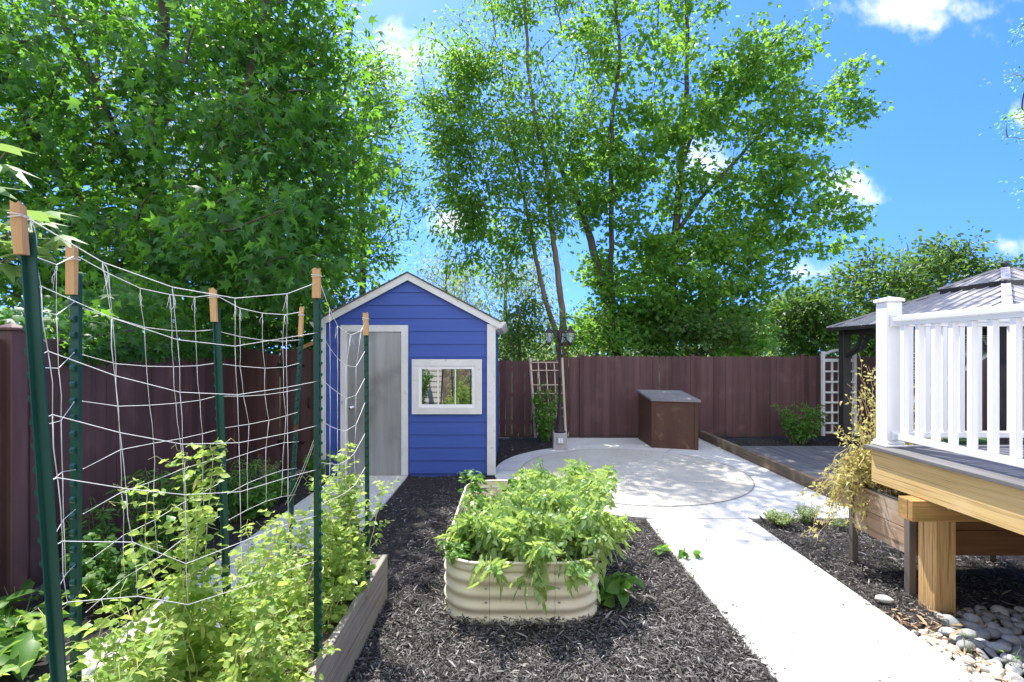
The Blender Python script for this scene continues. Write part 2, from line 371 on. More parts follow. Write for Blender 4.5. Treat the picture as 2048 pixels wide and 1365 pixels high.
def tree(name, label, cat, trunks, crown, tmpl, lsize, per, lmat, bark='bark', group=None, crad=.45, flat=.55, droop=.5,
         seed=1, limb=(.012, .006), upn=.7, sun=0):
    """trunks: [(points, r0, r1)]; crown: [(centre, radii, clusters)] -> thing > trunk, branches, crown"""
    rr = random.Random(seed); rng = np.random.default_rng(seed)
    base = Vector(trunks[0][0][0]); t = thing(name, label, cat, base, group)
    tb = MB(); skel = []
    for pts, r0, r1 in trunks:
        pts = [Vector(p) for p in pts]; fine = []
        for i in range(len(pts)-1):
            for k in range(5):
                a = k/5; q = pts[i].lerp(pts[i+1], a); w = .012*(pts[i+1]-pts[i]).length
                fine.append(q+Vector((rr.uniform(-w, w), rr.uniform(-w, w), 0)))
        fine.append(pts[-1]); n = len(fine)
        tb.tube(fine, [r0+(r1-r0)*i/(n-1) for i in range(n)], 8)
        skel += [p for i, p in enumerate(fine) if i > n*.18]
    tb.build('trunk', bark, t, fix=False)
    cs = []
    for c, rad, k in crown:
        for _ in range(k):
            while True:
                u = Vector((rr.uniform(-1, 1), rr.uniform(-1, 1), rr.uniform(-1, 1)))
                if u.length < 1 and (u.length > .35 or rr.random() < .4): break
            cs.append(Vector((c[0]+u.x*rad[0], c[1]+u.y*rad[1], c[2]+u.z*rad[2])))
    cs.sort(key=lambda c: min((c-p).length for p in skel))
    bb = MB(); pos = []; tips = []
    sk = np.array([p[:] for p in skel])
    for c in cs:
        ca = np.array(c[:]); dv = ca-sk; dist = np.linalg.norm(dv, axis=1)
        cost = dist+np.maximum(0, .35*np.linalg.norm(dv[:, :2], axis=1)-dv[:, 2])*1.5
        j = int(cost.argmin()); p = Vector(sk[j]); L = (c-p).length
        br = bez(p, c, .10, 6, .12, rr)
        r = min(.05, limb[0]+limb[1]*L); bb.tube(br, [r*(1-.85*i/5)+.0025 for i in range(6)], 4, cap=False)
        sk = np.concatenate([sk, np.array([b[:] for b in br[2:]])])
        m = int(per*rr.uniform(.5, 1.5)); s = crad*rr.uniform(.65, 1.3)
        g = rng.normal(0, 1, (m, 3))*np.array([s, s, s*flat])*.5
        w = rng.uniform(.25, 1.0, m)**.8
        bp = np.array([b[:] for b in br]); idx = w*5; i0 = np.minimum(idx.astype(int), 4); fr = (idx-i0)[:, None]
        q = bp[i0]*(1-fr)+bp[i0+1]*fr
        pos.append(q+g); od = unit(g+1e-6)*.8+unit(np.array((c-p)[:])[None])*.6
        tips.append(od)
    bb.build('branches', bark, t, fix=False)
    pos = np.concatenate(pos); tips = np.concatenate(tips); n = len(pos)
    tips = unit(tips)+rng.normal(0, .45, (n, 3)); tips[:, 2] -= droop
    nor = rng.normal(0, .55, (n, 3)); nor[:, 2] += upn
    size = lsize*rng.uniform(.45, 1.25, n)
    leaves('crown', tmpl, pos, tips, nor, size, lmat, t, bend=.12, rng=rng)
    return t

def herb(name, label, cat, base, h, spread, stems, per, tmpl, lsize, lmat, smat='stem_green', group=None, seed=1, droop=.2,
         lean=(0, 0), sr=.004, lo=.15, upn=.8, out=.9, curl=0, wiggle=.04, nj=.4):
    """bushy plant: thing > stems, foliage"""
    rr = random.Random(seed); rng = np.random.default_rng(seed)
    base = Vector(base); t = thing(name, label, cat, base, group)
    sb = MB(); pos = []; tip = []; sz = []
    for i in range(stems):
        a = rr.uniform(0, 2*math.pi); rad = spread*math.sqrt(rr.random()); hh = h*rr.uniform(.6, 1.1)
        e = base+Vector((math.cos(a)*rad+lean[0], math.sin(a)*rad+lean[1], hh))
        b0 = base+Vector((math.cos(a)*rad*.3, math.sin(a)*rad*.3, 0))
        pts = bez(b0, e, .12, 7, .12, rr)
        pts = [p+Vector((rr.uniform(-wiggle, wiggle)*h, rr.uniform(-wiggle, wiggle)*h, 0)) if 0 < k else p for k, p in enumerate(pts)]
        sb.tube(pts, [sr*(1-.6*k/6) for k in range(7)], 4, cap=False)
        bp = np.array([p[:] for p in pts]); m = int(per*rr.uniform(.7, 1.3))
        w = lo+(1-lo)*rng.random(m)**.8; idx = w*6; i0 = np.minimum(idx.astype(int), 5); fr = (idx-i0)[:, None]
        q = bp[i0]*(1-fr)+bp[i0+1]*fr
        az = rng.uniform(0, 2*math.pi, m); od = np.stack([np.cos(az), np.sin(az), np.zeros(m)], 1)
        pos.append(q+od*lsize*.15); d = od*out; d[:, 2] += rng.uniform(-.2, .5, m)-droop; tip.append(d)
        sz.append(lsize*rng.uniform(.55, 1.15, m)*(1.1-.35*w))
    sb.build('stems', smat, t, fix=False)
    pos = np.concatenate(pos); tip = np.concatenate(tip); sz = np.concatenate(sz); n = len(pos)
    nor = rng.normal(0, nj, (n, 3)); nor[:, 2] += upn
    leaves('foliage', tmpl, pos, tip, nor, sz, lmat, t, bend=.2+curl, rng=rng)
    return t

# ================================================================== SETTING
PC, PR, PRI = (1.70, 6.90), 1.95, 1.57     # patio centre, outer and inner radius
def poly_sheet(name, poly, mat, z, thick=.07):
    b = MB(); b.prism(poly, 'z', z-thick, z); return struct(b.build(name, mat))
b = MB(); b.add([(-400,-400,-.06),(400,-400,-.06),(400,400,-.06),(-400,400,-.06)], [(0,1,2,3)])
struct(b.build('ground', 'lawn'))
# soil of the beds, gently uneven
def soil_sheet():
    b = MB(); nx, ny = 110, 120; x0, x1, y0, y1 = -4.3, 7.5, -2.0, 9.9
    vs = []
    for j in range(ny+1):
        for i in range(nx+1):
            x = x0+(x1-x0)*i/nx; y = y0+(y1-y0)*j/ny
            vs.append((x, y, -.022+.014*mnoise.noise((x*1.7, y*1.7, 3))+.008*mnoise.noise((x*6, y*6, 1))))
    fs = [(j*(nx+1)+i, j*(nx+1)+i+1, (j+1)*(nx+1)+i+1, (j+1)*(nx+1)+i) for j in range(ny) for i in range(nx)]
    b.add(vs, fs, True); return struct(b.build('soil', 'soil', fix=False))
soil_sheet()
# patio
a0 = math.atan2(1.808, -.73)
arc = [(PC[0]+PR*math.cos(a0+(1.5*math.pi-a0)*i/40), PC[1]+PR*math.sin(a0+(1.5*math.pi-a0)*i/40)) for i in range(41)]
poly_sheet('patio', [(4.6, 4.95), (4.6, 5.22), (3.70, 5.22), (3.70, 9.60), (.97, 9.60)]+arc, 'concrete', 0.0)
disc = [(PC[0]+PRI*math.cos(2*math.pi*i/96), PC[1]+PRI*math.sin(2*math.pi*i/96)) for i in range(96)]
poly_sheet('patio_circle', disc, 'concrete_tan', .004, .003)
b = MB()
for i in range(96):
    t0, t1 = 2*math.pi*i/96, 2*math.pi*(i+1)/96
    q = [(PC[0]+r*math.cos(t), PC[1]+r*math.sin(t), .0065) for r, t in ((PRI-.006, t0), (PRI+.008, t0), (PRI+.008, t1), (PRI-.006, t1))]
    b.add(q, [(0,1,2,3)])
def seam(p, q, w=.010, z=.0045):
    d = Vector((q[0]-p[0], q[1]-p[1], 0)).normalized(); s = Vector((-d.y, d.x, 0))*w/2
    P0 = Vector((p[0], p[1], z)); Q0 = Vector((q[0], q[1], z)); b.add([P0-s, P0+s, Q0+s, Q0-s], [(0,1,2,3)])
for deg in (55, 117, 178, -8):
    c, s_ = math.cos(math.radians(deg)), math.sin(math.radians(deg))
    r1 = {55: 2.6, 117: 2.05, 178: 1.94, -8: 1.99}[deg]
    seam((PC[0]+(PRI+.02)*c, PC[1]+(PRI+.02)*s_), (PC[0]+r1*c, PC[1]+r1*s_))
struct(b.build('patio_joint', 'joint', fix=False))
# paths
def path(name, x0, x1, ys, jog=0):
    b = MB()
    for ya, yb in zip(ys[:-1], ys[1:]): b.bbox((x0, min(ya, yb)+.005, -.09), (x1, max(ya, yb)-.005, 0.0), .008)
    return struct(b.build(name, 'concrete'))
path('path', 1.37, 2.435, [4.945, 4.38, 3.255, 2.13, 1.0, -.13, -1.26, -2.4])
path('side_path', -2.42, -1.44, [6.70, 5.75, 4.62, 3.49, 2.36, 1.23, .1, -1.0, -2.2])

# ================================================================== MULCH
def in_patio(x, y):
    if (x-PC[0])**2+(y-PC[1])**2 < (PR-.01)**2: return True
    return (.97 < x < 3.70 and y > 6.9) or (1.7 < x < 4.6 and 4.95 < y < 5.22) or (1.7 < x < 3.72 and 4.95 < y < 6.9)
def blocked(x, y):
    if in_patio(x, y): return True
    if 1.375 < x < 2.43 and y < 4.95: return True
    if -2.415 < x < -1.445: return True
    if -1.47 < x < -.86 and .5 < y < 3.36: return True
    if -.42 < x < .55 and 3.10 < y < 4.98: return True
    if -2.6 < x < -.26 and 6.72 < y: return True
    if x > 3.72 and 5.2 < y < 8.02: return True
    if x > 2.43 and y < 3.02: return True
    return False
def mulch():
    zones = [((-.9, 1.42, 1.75, 3.3), 17000), ((-.9, 1.42, 3.3, 6.0), 9000), ((-1.45, 1.42, 5.2, 6.72), 1500), ((2.4, 4.1, 3.0, 4.97), 7500),
             ((-.26, 1.1, 6.7, 9.6), 900), ((3.7, 8, 8.0, 9.6), 900), ((-3.8, -2.4, 1.8, 6.7), 1000), ((-1.46, -.86, 3.3, 5.3), 2000)]
    pts = []
    for (x0, x1, y0, y1), dn in zones:
        n = int((x1-x0)*(y1-y0)*dn); q = NR.uniform((x0, y0), (x1, y1), (n, 2))
        pts.append(np.array([p for p in q if not blocked(*p)]))
    # a few strays on the edge of the path
    st = np.stack([np.concatenate([NR.normal(1.385, .02, 420), NR.normal(2.425, .015, 160)]), np.concatenate([NR.uniform(1.9, 4.9, 420), NR.uniform(3.0, 4.9, 160)])], 1)
    q = np.concatenate(pts+[st]); n = len(q)
    z = np.array([-.014+.014*mnoise.noise((x*1.7, y*1.7, 3))+.008*mnoise.noise((x*6, y*6, 1)) for x, y in q])+NR.uniform(0, .020, n)
    z[-580:] = .004
    # heaped against the cream planter
    rx = np.clip(q[:, 0], -.2, .33); ry = np.clip(q[:, 1], 3.32, 4.76)
    dd = np.hypot(q[:, 0]-rx, q[:, 1]-ry)-.25
    z += np.where((dd > -.1) & (dd < .14), .012*(1-np.clip(dd, 0, .14)/.14), 0)
    az = NR.uniform(0, 2*math.pi, n); tip = np.stack([np.cos(az), np.sin(az), NR.normal(0, .28, n)], 1)
    nor = NR.normal(0, .45, (n, 3)); nor[:, 2] += 1
    V = np.array([(0,0,0),(.06,.1,.03),(.075,.55,.06),(.02,1,0),(-.06,.8,.02),(-.07,.3,.05)]); Fc = np.array([(0,1,2),(0,2,5),(5,2,4),(2,3,4)])
    o = leaves('mulch', (V, Fc), np.column_stack([q, z]), tip, nor, NR.gamma(2.6, .0088, n), 'mulch', None, var=NR.beta(1.3, 2.2, n))
    stuff(o, 'dark shredded bark mulch spread over the garden beds', 'mulch')
mulch()

# ================================================================== FENCES
def picket_panel(b, p, q, z0, z1, w=.126, gap=.004, t=.018, rr=R, ends=None):
    p = Vector((*p, 0)); q = Vector((*q, 0)); d = q-p; L = d.length; d.normalize(); s = Vector((-d.y, d.x, 0))
    n = max(1, round(L/(w+gap))); step = L/n
    for i in range(n):
        big = 2.2 if rr.random() < .12 else .45; a = i*step+gap*rr.uniform(.2, .8)*big; e = (i+1)*step-gap*rr.uniform(.1, .5); f = (i+.5)/n
        zt = (z1[0]*(1-f)+z1[1]*f)+rr.uniform(-.006, .006); c = .028; off = rr.uniform(-.004, .004)
        tw = rr.uniform(-.003, .003)
        prof = [(a, z0), (e, z0), (e, zt-c), (e-c*.8, zt), (a+c*.8, zt), (a, zt-c)]
        vs = []
        for o_ in (off, off+t):
            for u, z in prof: vs.append(p+d*u+s*(o_+tw*(u-a)/(e-a))+Vector((0, 0, z)))
        b.add(vs, [(0,1,2,3,4,5), (11,10,9,8,7,6)]+[(i_, 6+i_, 6+(i_+1) % 6, (i_+1) % 6) for i_ in range(6)])
def fpost(parent, x, y, z1, w=.10, cap=True, ang=0):
    b = MB(); b.bbox((x-w/2, y-w/2, -.1), (x+w/2, y+w/2, z1), .006)
    o = b.build('post', 'fence_paint', parent)
    if cap:
        b = MB(); h = w/2+.014
        b.bbox((x-h, y-h, z1), (x+h, y+h, z1+.02), .004)
        b.add([(x-h+.008, y-h+.008, z1+.021), (x+h-.008, y-h+.008, z1+.021), (x+h-.008, y+h-.008, z1+.021), (x-h+.008, y+h-.008, z1+.021), (x, y, z1+.05)],
              [(0,1,4),(1,2,4),(2,3,4),(3,0,4)])
        b.build('post_cap', 'fence_paint', o)
    return o
# left side fence
lf = thing('picket_fence', 'tall brown dog-eared picket fence running along the side path behind the net', 'fence', (-3.4, 3.0, 0))
LFX = lambda y: -3.33-.1600*(y-3.0)*(1 if y > 3 else .3)
prev = (-2.5, 1.80)
for ya, yb in ((-2.5, -.1), (-.1, 1.5), (1.5, 3.2), (3.27, 5.0), (5.0, 6.78)):
    b = MB(); picket_panel(b, (LFX(ya), ya), (LFX(yb), yb), .02, (1.80, 1.79)); b.build('picket_panel', 'fence_paint', lf)
    b = MB()
    for z in (.35, 1.45):
        b = MB(); b.beam((LFX(ya)-.055, ya, z), (LFX(yb)-.055, yb, z), .04, .09); b.build('fence_rail', 'fence_paint', lf)
for y, z in ((3.235, 1.845),): fpost(lf, LFX(y)+.02, y, z, .11)
fpost(lf, LFX(6.82), 6.82, 1.83, .11)
# short front-facing return beside the gate
rf = thing('picket_fence', 'short brown picket fence section stepping down towards the gate', 'fence', (-3.6, 6.83, 0))
b = MB(); picket_panel(b, (LFX(6.82)+.06, 6.83), (-3.285, 6.83), .04, (1.78, 1.66), .138); b.build('picket_panel', 'fence_paint', rf)
b = MB()
for z in (.35, 1.4):
    b = MB(); b.beam((LFX(6.82)+.06, 6.885, z), (-3.285, 6.885, z), .04, .09); b.build('fence_rail', 'fence_paint', rf)
gt = thing('garden_gate', 'narrow brown picket gate with black hinges beside the blue shed', 'gate', (-3.0, 6.86, 0))
b = MB(); picket_panel(b, (-3.282, 6.84), (-2.72, 6.84), .06, (1.745, 1.75), .133); b.build('picket_panel', 'fence_paint', gt)
for z in (1.50, .42):
    b = MB(); b.bbox((-3.31, 6.818, z-.04), (-3.245, 6.834, z+.05), .002); b.bbox((-3.30, 6.814, z-.006), (-2.93, 6.832, z+.024), .002)
    b.build('hinge', 'black_iron', gt)
b = MB(); b.tube([(-2.87, 6.83, 1.06), (-2.865, 6.785, 1.05), (-2.86, 6.775, .99), (-2.862, 6.785, .93), (-2.865, 6.83, .92)], .010, 6); b.build('handle', 'black_iron', gt)
# back fence
bf = thing('picket_fence', 'long brown picket fence across the back of the yard under the trees', 'fence', (3.5, 9.67, 0))
BY = 9.67
stops = [(-.9, .90, 1.545, 1.545), (.90, 1.36, 1.605, 1.605), (1.42, 3.58, 1.625, 1.625), (3.65, 5.78, 1.62, 1.62), (5.86, 8.05, 1.62, 1.615), (8.12, 10.3, 1.615, 1.61), (10.37, 12.6, 1.61, 1.61)]
for xa, xb, za, zb in stops:
    b = MB(); picket_panel(b, (xa, BY), (xb, BY), .0, (za, zb), .124, .005); b.build('picket_panel', 'fence_paint', bf)
    b = MB()
    for z in (.3, .85, 1.35):
        b = MB(); b.beam((xa, BY+.04, z), (xb, BY+.04, z), .04, .085); b.build('fence_rail', 'fence_paint', bf)
for x in (1.39, 3.615, 5.82, 8.085, 10.335): fpost(bf, x, BY+.03, 1.655, .085, cap=False)
b = MB(); picket_panel(b, (12.6, 9.67), (12.7, 2.0), 0, (1.6, 1.7)); 
rs = thing('picket_fence', 'brown picket fence closing the right side beyond the gazebo', 'fence', (12.65, 6, 0)); b.build('picket_panel', 'fence_paint', rs)

# ================================================================== SHED
SY, SXL, SXR, SZE, SYB = 6.71, -2.63, -.25, 2.12, 8.95
SXC = (SXL+SXR)/2; SZP = 2.75; slope = (SZP-SZE)/(SXR-SXC)
sh = thing('garden_shed', 'small blue clapboard garden shed with white trim and gable roof', 'shed', (SXC, SY, 0))
def roof_z(x): return SZP-slope*abs(x-SXC)
b = MB()
# core walls
b.prism([(SXL+.02, -.05), (SXR-.02, -.05), (SXR-.02, SZE), (SXC, SZP-.02), (SXL+.02, SZE)], 'y', SY+.012, SYB)
b.build('wall', 'blue_paint', sh)
b = MB(); ch = .1795; z = .02
while z < SZP-.02:
    zt = min(z+ch, SZP-.01)
    def ext(zz):
        if zz <= SZE-.01: return SXL+.005, SXR-.005
        h = (SZP-zz)/slope; return SXC-h, SXC+h
    (l0, r0), (l1, r1) = ext(z), ext(zt)
    yb_, yt = SY-.008, SY+.004
    b.add([(l0, yb_, z), (r0, yb_, z), (r1, yt, zt), (l1, yt, zt), (l0, SY+.011, z), (r0, SY+.011, z)], [(0,1,2,3), (4,5,1,0)])
    if z < SZE-.1:
        z2 = min(zt, SZE)
        for sx, sg in ((SXR, 1), (SXL, -1)):
            b.add([(sx+sg*.002, SY+.012, z), (sx+sg*.002, SYB, z), (sx-sg*.014, SYB, z2), (sx-sg*.014, SY+.012, z2), (sx-sg*.018, SY+.012, z), (sx-sg*.018, SYB, z)],
                  [(0,1,2,3), (4,5,1,0)])
    z = zt
b.build('siding', 'blue_paint', sh)
b = MB()
b.bbox((SXR-.095, SY-.034, -.0), (SXR+.012, SY-.016, SZE-.03), .003); b.bbox((SXR+.004, SY-.016, 0), (SXR+.022, SY+.075, SZE-.06), .003)
b.build('corner_trim', 'white_paint', sh); b = MB()
b.bbox((SXL-.012, SY-.034, 0), (SXL+.055, SY-.016, SZE-.03), .003)
b.build('corner_trim', 'white_paint', sh)
# roof
ov = .10
def slab(sg, z_up, t, ya, yb, x_in, x_out):
    pts = [(SXC+sg*x_in, roof_z(SXC+x_in)+z_up), (SXC+sg*x_out, SZP-slope*x_out+z_up), (SXC+sg*x_out, SZP-slope*x_out+z_up+t), (SXC+sg*x_in, SZP-slope*x_in+z_up+t)]
    return pts
hw = SXR-SXC
for sg in (1, -1):
    b = MB(); b.prism(slab(sg, .045, .012, SY-.06, SYB+.1, 0.0, hw+ov), 'y', SY-.065, SYB+.1)
    for k in range(7):
        u0 = (hw+ov)*(k/7); u1 = (hw+ov)*((k+1)/7)
        b.prism([(SXC+sg*u0, SZP-slope*u0+0.0585), (SXC+sg*u1, SZP-slope*u1+0.0585), (SXC+sg*u1, SZP-slope*u1+0.0670), (SXC+sg*u0, SZP-slope*u0+0.0620)], 'y', SY-.075, SYB+.105)
    if sg == 1: b.box((SXC-.1, SY-.078, SZP+.072), (SXC+.1, SYB+.1, SZP+.082)) if False else None
    b.build('roof', 'shingle', sh)
    b = MB(); b.prism(slab(sg, -.055, .098, 0, 0, 0.0, hw+ov-.02), 'y', SY-.052, SY-.030); b.build('rake_board', 'white_paint', sh)
    # gutter
    x0 = SXC+sg*(hw+.055); zg = SZE-.045
    b = MB(); b.prism([(x0, zg-.035), (x0+sg*.055, zg-.035), (x0+sg*.105, zg+.045), (x0+sg*.112, zg+.045), (x0+sg*.108, zg+.03), (x0+sg*.058, zg-.028), (x0+sg*.006, zg-.028), (x0+sg*.006, zg+.045), (x0, zg+.045)], 'y', SY-.045, SYB+.08)
    b.prism([(x0, zg-.035), (x0+sg*.055, zg-.035), (x0+sg*.112, zg+.045), (x0, zg+.045)], 'y', SY-.049, SY-.046)
    b.build('gutter', 'white_paint', sh)
    b = MB(); b.prism([(SXC+sg*(hw+.0), SZE-.10), (SXC+sg*(hw+.05), SZE-.10), (SXC+sg*(hw+.05), SZE+.02), (SXC+sg*hw, SZE+.05)], 'y', SY-.028, SYB+.05); b.build('soffit', 'white_paint', sh)
# diagonal brace under the left eave
b = MB(); b.beam((-2.64, 6.90, 1.92), (-3.05, 6.9, 1.74), .04, .05); b.build('brace', 'stake_wood', sh)
def rect(px0, py0, px1, py1, d): 
    a = P(px0, py1, d); c = P(px1, py0, d); return a.x, a.z, c.x, c.z
def frame(b, x0, z0, x1, z1, w, ya, yb, bottom=True):
    """mitred frame"""
    o = [(x0, z0), (x1, z0), (x1, z1), (x0, z1)]; i = [(x0+w, z0+(w if bottom else 0)), (x1-w, z0+(w if bottom else 0)), (x1-w, z1-w), (x0+w, z1-w)]
    for k in range(4):
        if k == 0 and not bottom: continue
        l = (k+1) % 4; g = .0008
        b.prism([o[k], o[l], i[l], i[k]], 'y', ya, yb)
x0, z0, x1, z1 = rect(683, 651, 817, 950, SY)
dr = MB(); dr.bbox((x0+.088, SY-.026, .012), (x1-.088, SY-.0155, z1-.092), .002); door = dr.build('door', 'steel_door', sh)
b = MB(); frame(b, x0, .005, x1, z1, .09, SY-.046, SY-.0152, False); b.build('door_frame', 'white_paint', door)
b = MB(); c = P(705, 815, SY); b.lathe([(.001, 0), (.030, .001), (.030, .006), (.012, .010), (.012, .030), (.026, .038), (.030, .052), (.022, .066), (.001, .070)], (0, 0, 0), 14)
b.v = [(c.x+v[0], SY-.027-v[2], c.z+v[1]) for v in b.v]; b.build('handle', 'chrome', door)
for py in (688, 800):
    b = MB(); h = P(803, py, SY); b.bbox((h.x-.012, SY-.034, h.z-.05), (h.x+.006, SY-.0265, h.z+.05), .002); b.build('hinge', 'steel_door', door)

b = MB(); b.bbox((x0+.09, SY-.05, -.005), (x1-.09, SY-.0155, .012), .002); b.build('threshold', 'steel_door', door)
x0, z0, x1, z1 = rect(825, 719, 964, 828, SY)
b = MB(); frame(b, x0, z0, x1, z1, .092, SY-.048, SY-.0152); win = b.build('window', 'white_paint', sh)
b = MB(); i0, k0, i1, k1 = x0+.0915, z0+.0915, x1-.0915, z1-.0915
frame(b, i0, k0, i1, k1, .042, SY-.036, SY-.0152)
xm = [i0+.042+(i1-i0-.084)*f for f in (.325, .665)]
for x in xm: b.box((x-.007, SY-.030, k0+.042), (x+.007, SY-.0155, k1-.042))
b.build('sash', 'white_vinyl', win)
b = MB(); b.box((i0+.04, SY-.024, k0+.04), (i1-.04, SY-.018, k1-.04)); b.build('glass', 'dark_glass', win)
# ================================================================== T-POSTS AND NET
def tpost(label, bot, top, face, stake_len, stake_w=.036, k=1.0):
    """bot,top: axis points; face: direction (degrees, 0=+x) that the studded flange looks to; wooden stake tied on top"""
    bot = Vector(bot); top = Vector(top); t = thing('t_post', label, 'post', bot, 'green steel T posts of the pea net')
    z1 = top.z-stake_len*.55
    def at(z): return bot.lerp(top, (z-bot.z)/(top.z-bot.z))
    f = Vector((math.cos(math.radians(face)), math.sin(math.radians(face)), 0)); s = Vector((-f.y, f.x, 0))
    b = MB()
    prof = [(-.017, .006), (.017, .006), (.017, .010), (-.017, .010)]; web = [(-.0032, -.024), (.0032, -.024), (.0045, .0062), (-.0045, .0062)]
    for pr in (prof, web):
        vs = []
        for z in (bot.z, z1):
            for u, v in pr: vs.append(at(z)+s*u*k+f*v*k)
        b.add(vs, [(0,1,2,3), (7,6,5,4)]+[(i, (i+1) % 4, 4+(i+1) % 4, 4+i) for i in range(4)])
    z = bot.z+.05
    while z < z1-.03:
        c = at(z); 
        vs = [c+s*a*.007+f*d+Vector((0, 0, h)) for a in (-1, 1) for d, h in ((.0095, -.011), (.019, -.003), (.0185, .006), (.0095, .012))]
        b.add(vs, [(0,1,2,3), (7,6,5,4), (0,4,5,1), (1,5,6,2), (2,6,7,3)])
        z += .053
    b.build('steel_post', 'tpost_green', t)
    # rough sawn stake with an uneven broken top
    b = MB(); w = stake_w/2; zz = [top.z-stake_len, top.z-stake_len*.45, top.z-.01, top.z]
    rr = random.Random(int(abs(bot.x*1000))); vs = []
    for k, z in enumerate(zz):
        c = at(z)+Vector((0, -.016, 0))
        j = .0015
        for a, d in ((-1,-1),(-.3,-1),(.4,-1),(1,-1),(1,1),(-1,1)):
            dz = rr.uniform(-.012, .006) if k == 3 else 0
            vs.append(c+Vector((a*w+rr.uniform(-j, j), d*.008+rr.uniform(-j, j), dz)))
    fs = [(0,1,2,3,4,5)[::-1], tuple(18+i for i in range(6))]
    for k in range(3): fs += [(k*6+i, k*6+(i+1) % 6, (k+1)*6+(i+1) % 6, (k+1)*6+i) for i in range(6)]
    b.add(vs, fs); st = b.build('wooden_stake', 'stake_wood', t)
    b = MB()
    for k in range(2):
        z = top.z-stake_len*.25-k*.006; c = at(z)+Vector((0, -.016, 0))
        loop = [c+Vector((a*(w+.003), d*.0115, .003*a*(k-.5))) for a, d in ((-1,-1),(1,-1),(1,1),(-1,1),(-1,-1))]
        b.tube(loop, .0013, 4)
    b.build('twine', 'string', st)
    return t
XR, XL = -.92, -1.41
def PZ(px, py, X): return PX(px, py, X)
posts = {}
def mk(key, label, tpx, bpx, X, face, sl, zb=.22, sw=.034, k=1.0):
    d = X*F/(tpx[0]-CXP); top = P(tpx[0], tpx[1], d)
    b2 = P(bpx[0], bpx[1], d); bot = top.lerp(b2, (zb-top.z)/(b2.z-top.z))
    posts[key] = (bot, top); tpost(label, bot, top, face, sl, sw, k)
mk('A', 'nearest green T post, leaning, with a row of studs down its edge', (50, 408), (118, 1365), -1.10, 180, .118, sw=.021, k=.72)
mk('B', 'green T post just behind the nearest leaning one, rising from the peas', (153, 495), (152, 1292), XL, -90, .155, sw=.028, k=.78)
mk('C', 'green T post in front of the fence between the tall peas and the path', (430, 577), (452, 1160), XL, 180, .16, sw=.028, k=.85)
mk('D', 'slim leaning green T post in front of the garden gate', (606, 615), (578, 1115), XL, -100, .20, sw=.028, k=.85)
mk('E', 'green T post standing in front of the left edge of the blue shed', (636, 537), (637, 1365), -.90, 0, .14, sw=.034, k=.85)
mk('F', 'thin green T post standing in front of the grey shed door', (733, 626), (735, 1000), -.90, -90, .14, sw=.030, k=.8)
def curve_pts(a, b_, sag, k=4):
    return [a.lerp(b_, i/k)+Vector((0, 0, -sag*4*(i/k)*(1-i/k))) for i in range(k+1)]
def net(label, rows, loc_X, r=.0017, taper=None, loose=6, seed=3, depthfn=None, frayed=True):
    """rows: polylines of knots in photo pixels, one per horizontal cord, all on the net's upright plane"""
    fn = depthfn or (lambda px, py: PX(px, py, loc_X))
    pts = [[fn(*p) for p in row] for row in rows]
    t = thing('trellis_net', label, 'net', pts[0][0], 'knotted white string nets of the pea trellis')
    rr = random.Random(seed)
    b = MB(); b.tube([p for p in pts[0]], r*1.25, 5); b.build('top_cord', 'string', t, fix=False)
    b = MB()
    for row in pts[1:]: b.tube(row, r, 5)
    for i in range(len(pts)-1):
        n = min(len(pts[i]), len(pts[i+1]))
        for j in range(1, n-1): b.tube([pts[i][j], pts[i+1][j].lerp(pts[i][j], .5)+Vector((0, rr.uniform(-.006, .006), 0)), pts[i+1][j]], r*.95, 4)
    for i, row in enumerate(pts):                      # knots and ties round the end posts
        for j, p in enumerate(row):
            b.lathe([(.0003, -r*1.7), (r*1.9, -r*.8), (r*1.9, r*.8), (.0003, r*1.7)], p, 5)
    for j in range(1, len(pts[0])-1):
        for k in range(2):
            p = pts[0][j]; q = [p]
            for i in range(1, 5): q.append(q[-1]+Vector((rr.uniform(-.008, .008), rr.uniform(-.006, .006), -rr.uniform(.01, .022))))
            b.tube(q, r*.7, 4)
    b.build('mesh_cords', 'string', t, fix=False)
    return t
rowsA = [[(32,432),(61,440),(205,525),(345,575),(470,597),(575,588),(640,563)],
         [(48,605),(82,573),(223,636),(355,680),(470,693),(573,676),(640,665)],
         [(58,722),(96,703),(230,752),(360,785),(475,790),(574,775),(640,762)],
         [(67,845),(105,830),(240,866),(365,889),(478,886),(575,867),(640,850)],
         [(77,971),(115,956),(252,978),(370,990),(480,984),(576,955),(640,938)],
         [(90,1103),(125,1083),(265,1085),(372,1128),(482,1085),(577,1048),(640,1030)],
         [(105,1220),(135,1205),(275,1193),(376,1210),(484,1175),(578,1140),(640,1120)]]
def depthA(px, py):
    k = (px-CXP)/F; return P(px, py, (-1.1-.1937)/(k-.176))
net('near net of white string from the leaning T post to the post before the shed', rowsA, XR, .00115, depthfn=depthA)
rowsB = [[(640,566),(659,617),(675,652),(701,671),(722,662),(735,636)],
         [(644,669),(660,697),(675,717),(692,732),(712,734),(736,692)],
         [(644,759),(660,774),(675,785),(692,798),(712,791),(736,745)],
         [(644,842),(660,853),(675,859),(690,863),(712,850),(736,791)],
         [(644,926),(660,928),(676,930),(692,922),(708,908),(736,857)],
         [(644,1010),(660,1000),(676,994),(692,985),(710,970),(736,925)]]
net('white string net strung across the shed door between two T posts', rowsB, -.905, .0011, seed=5)
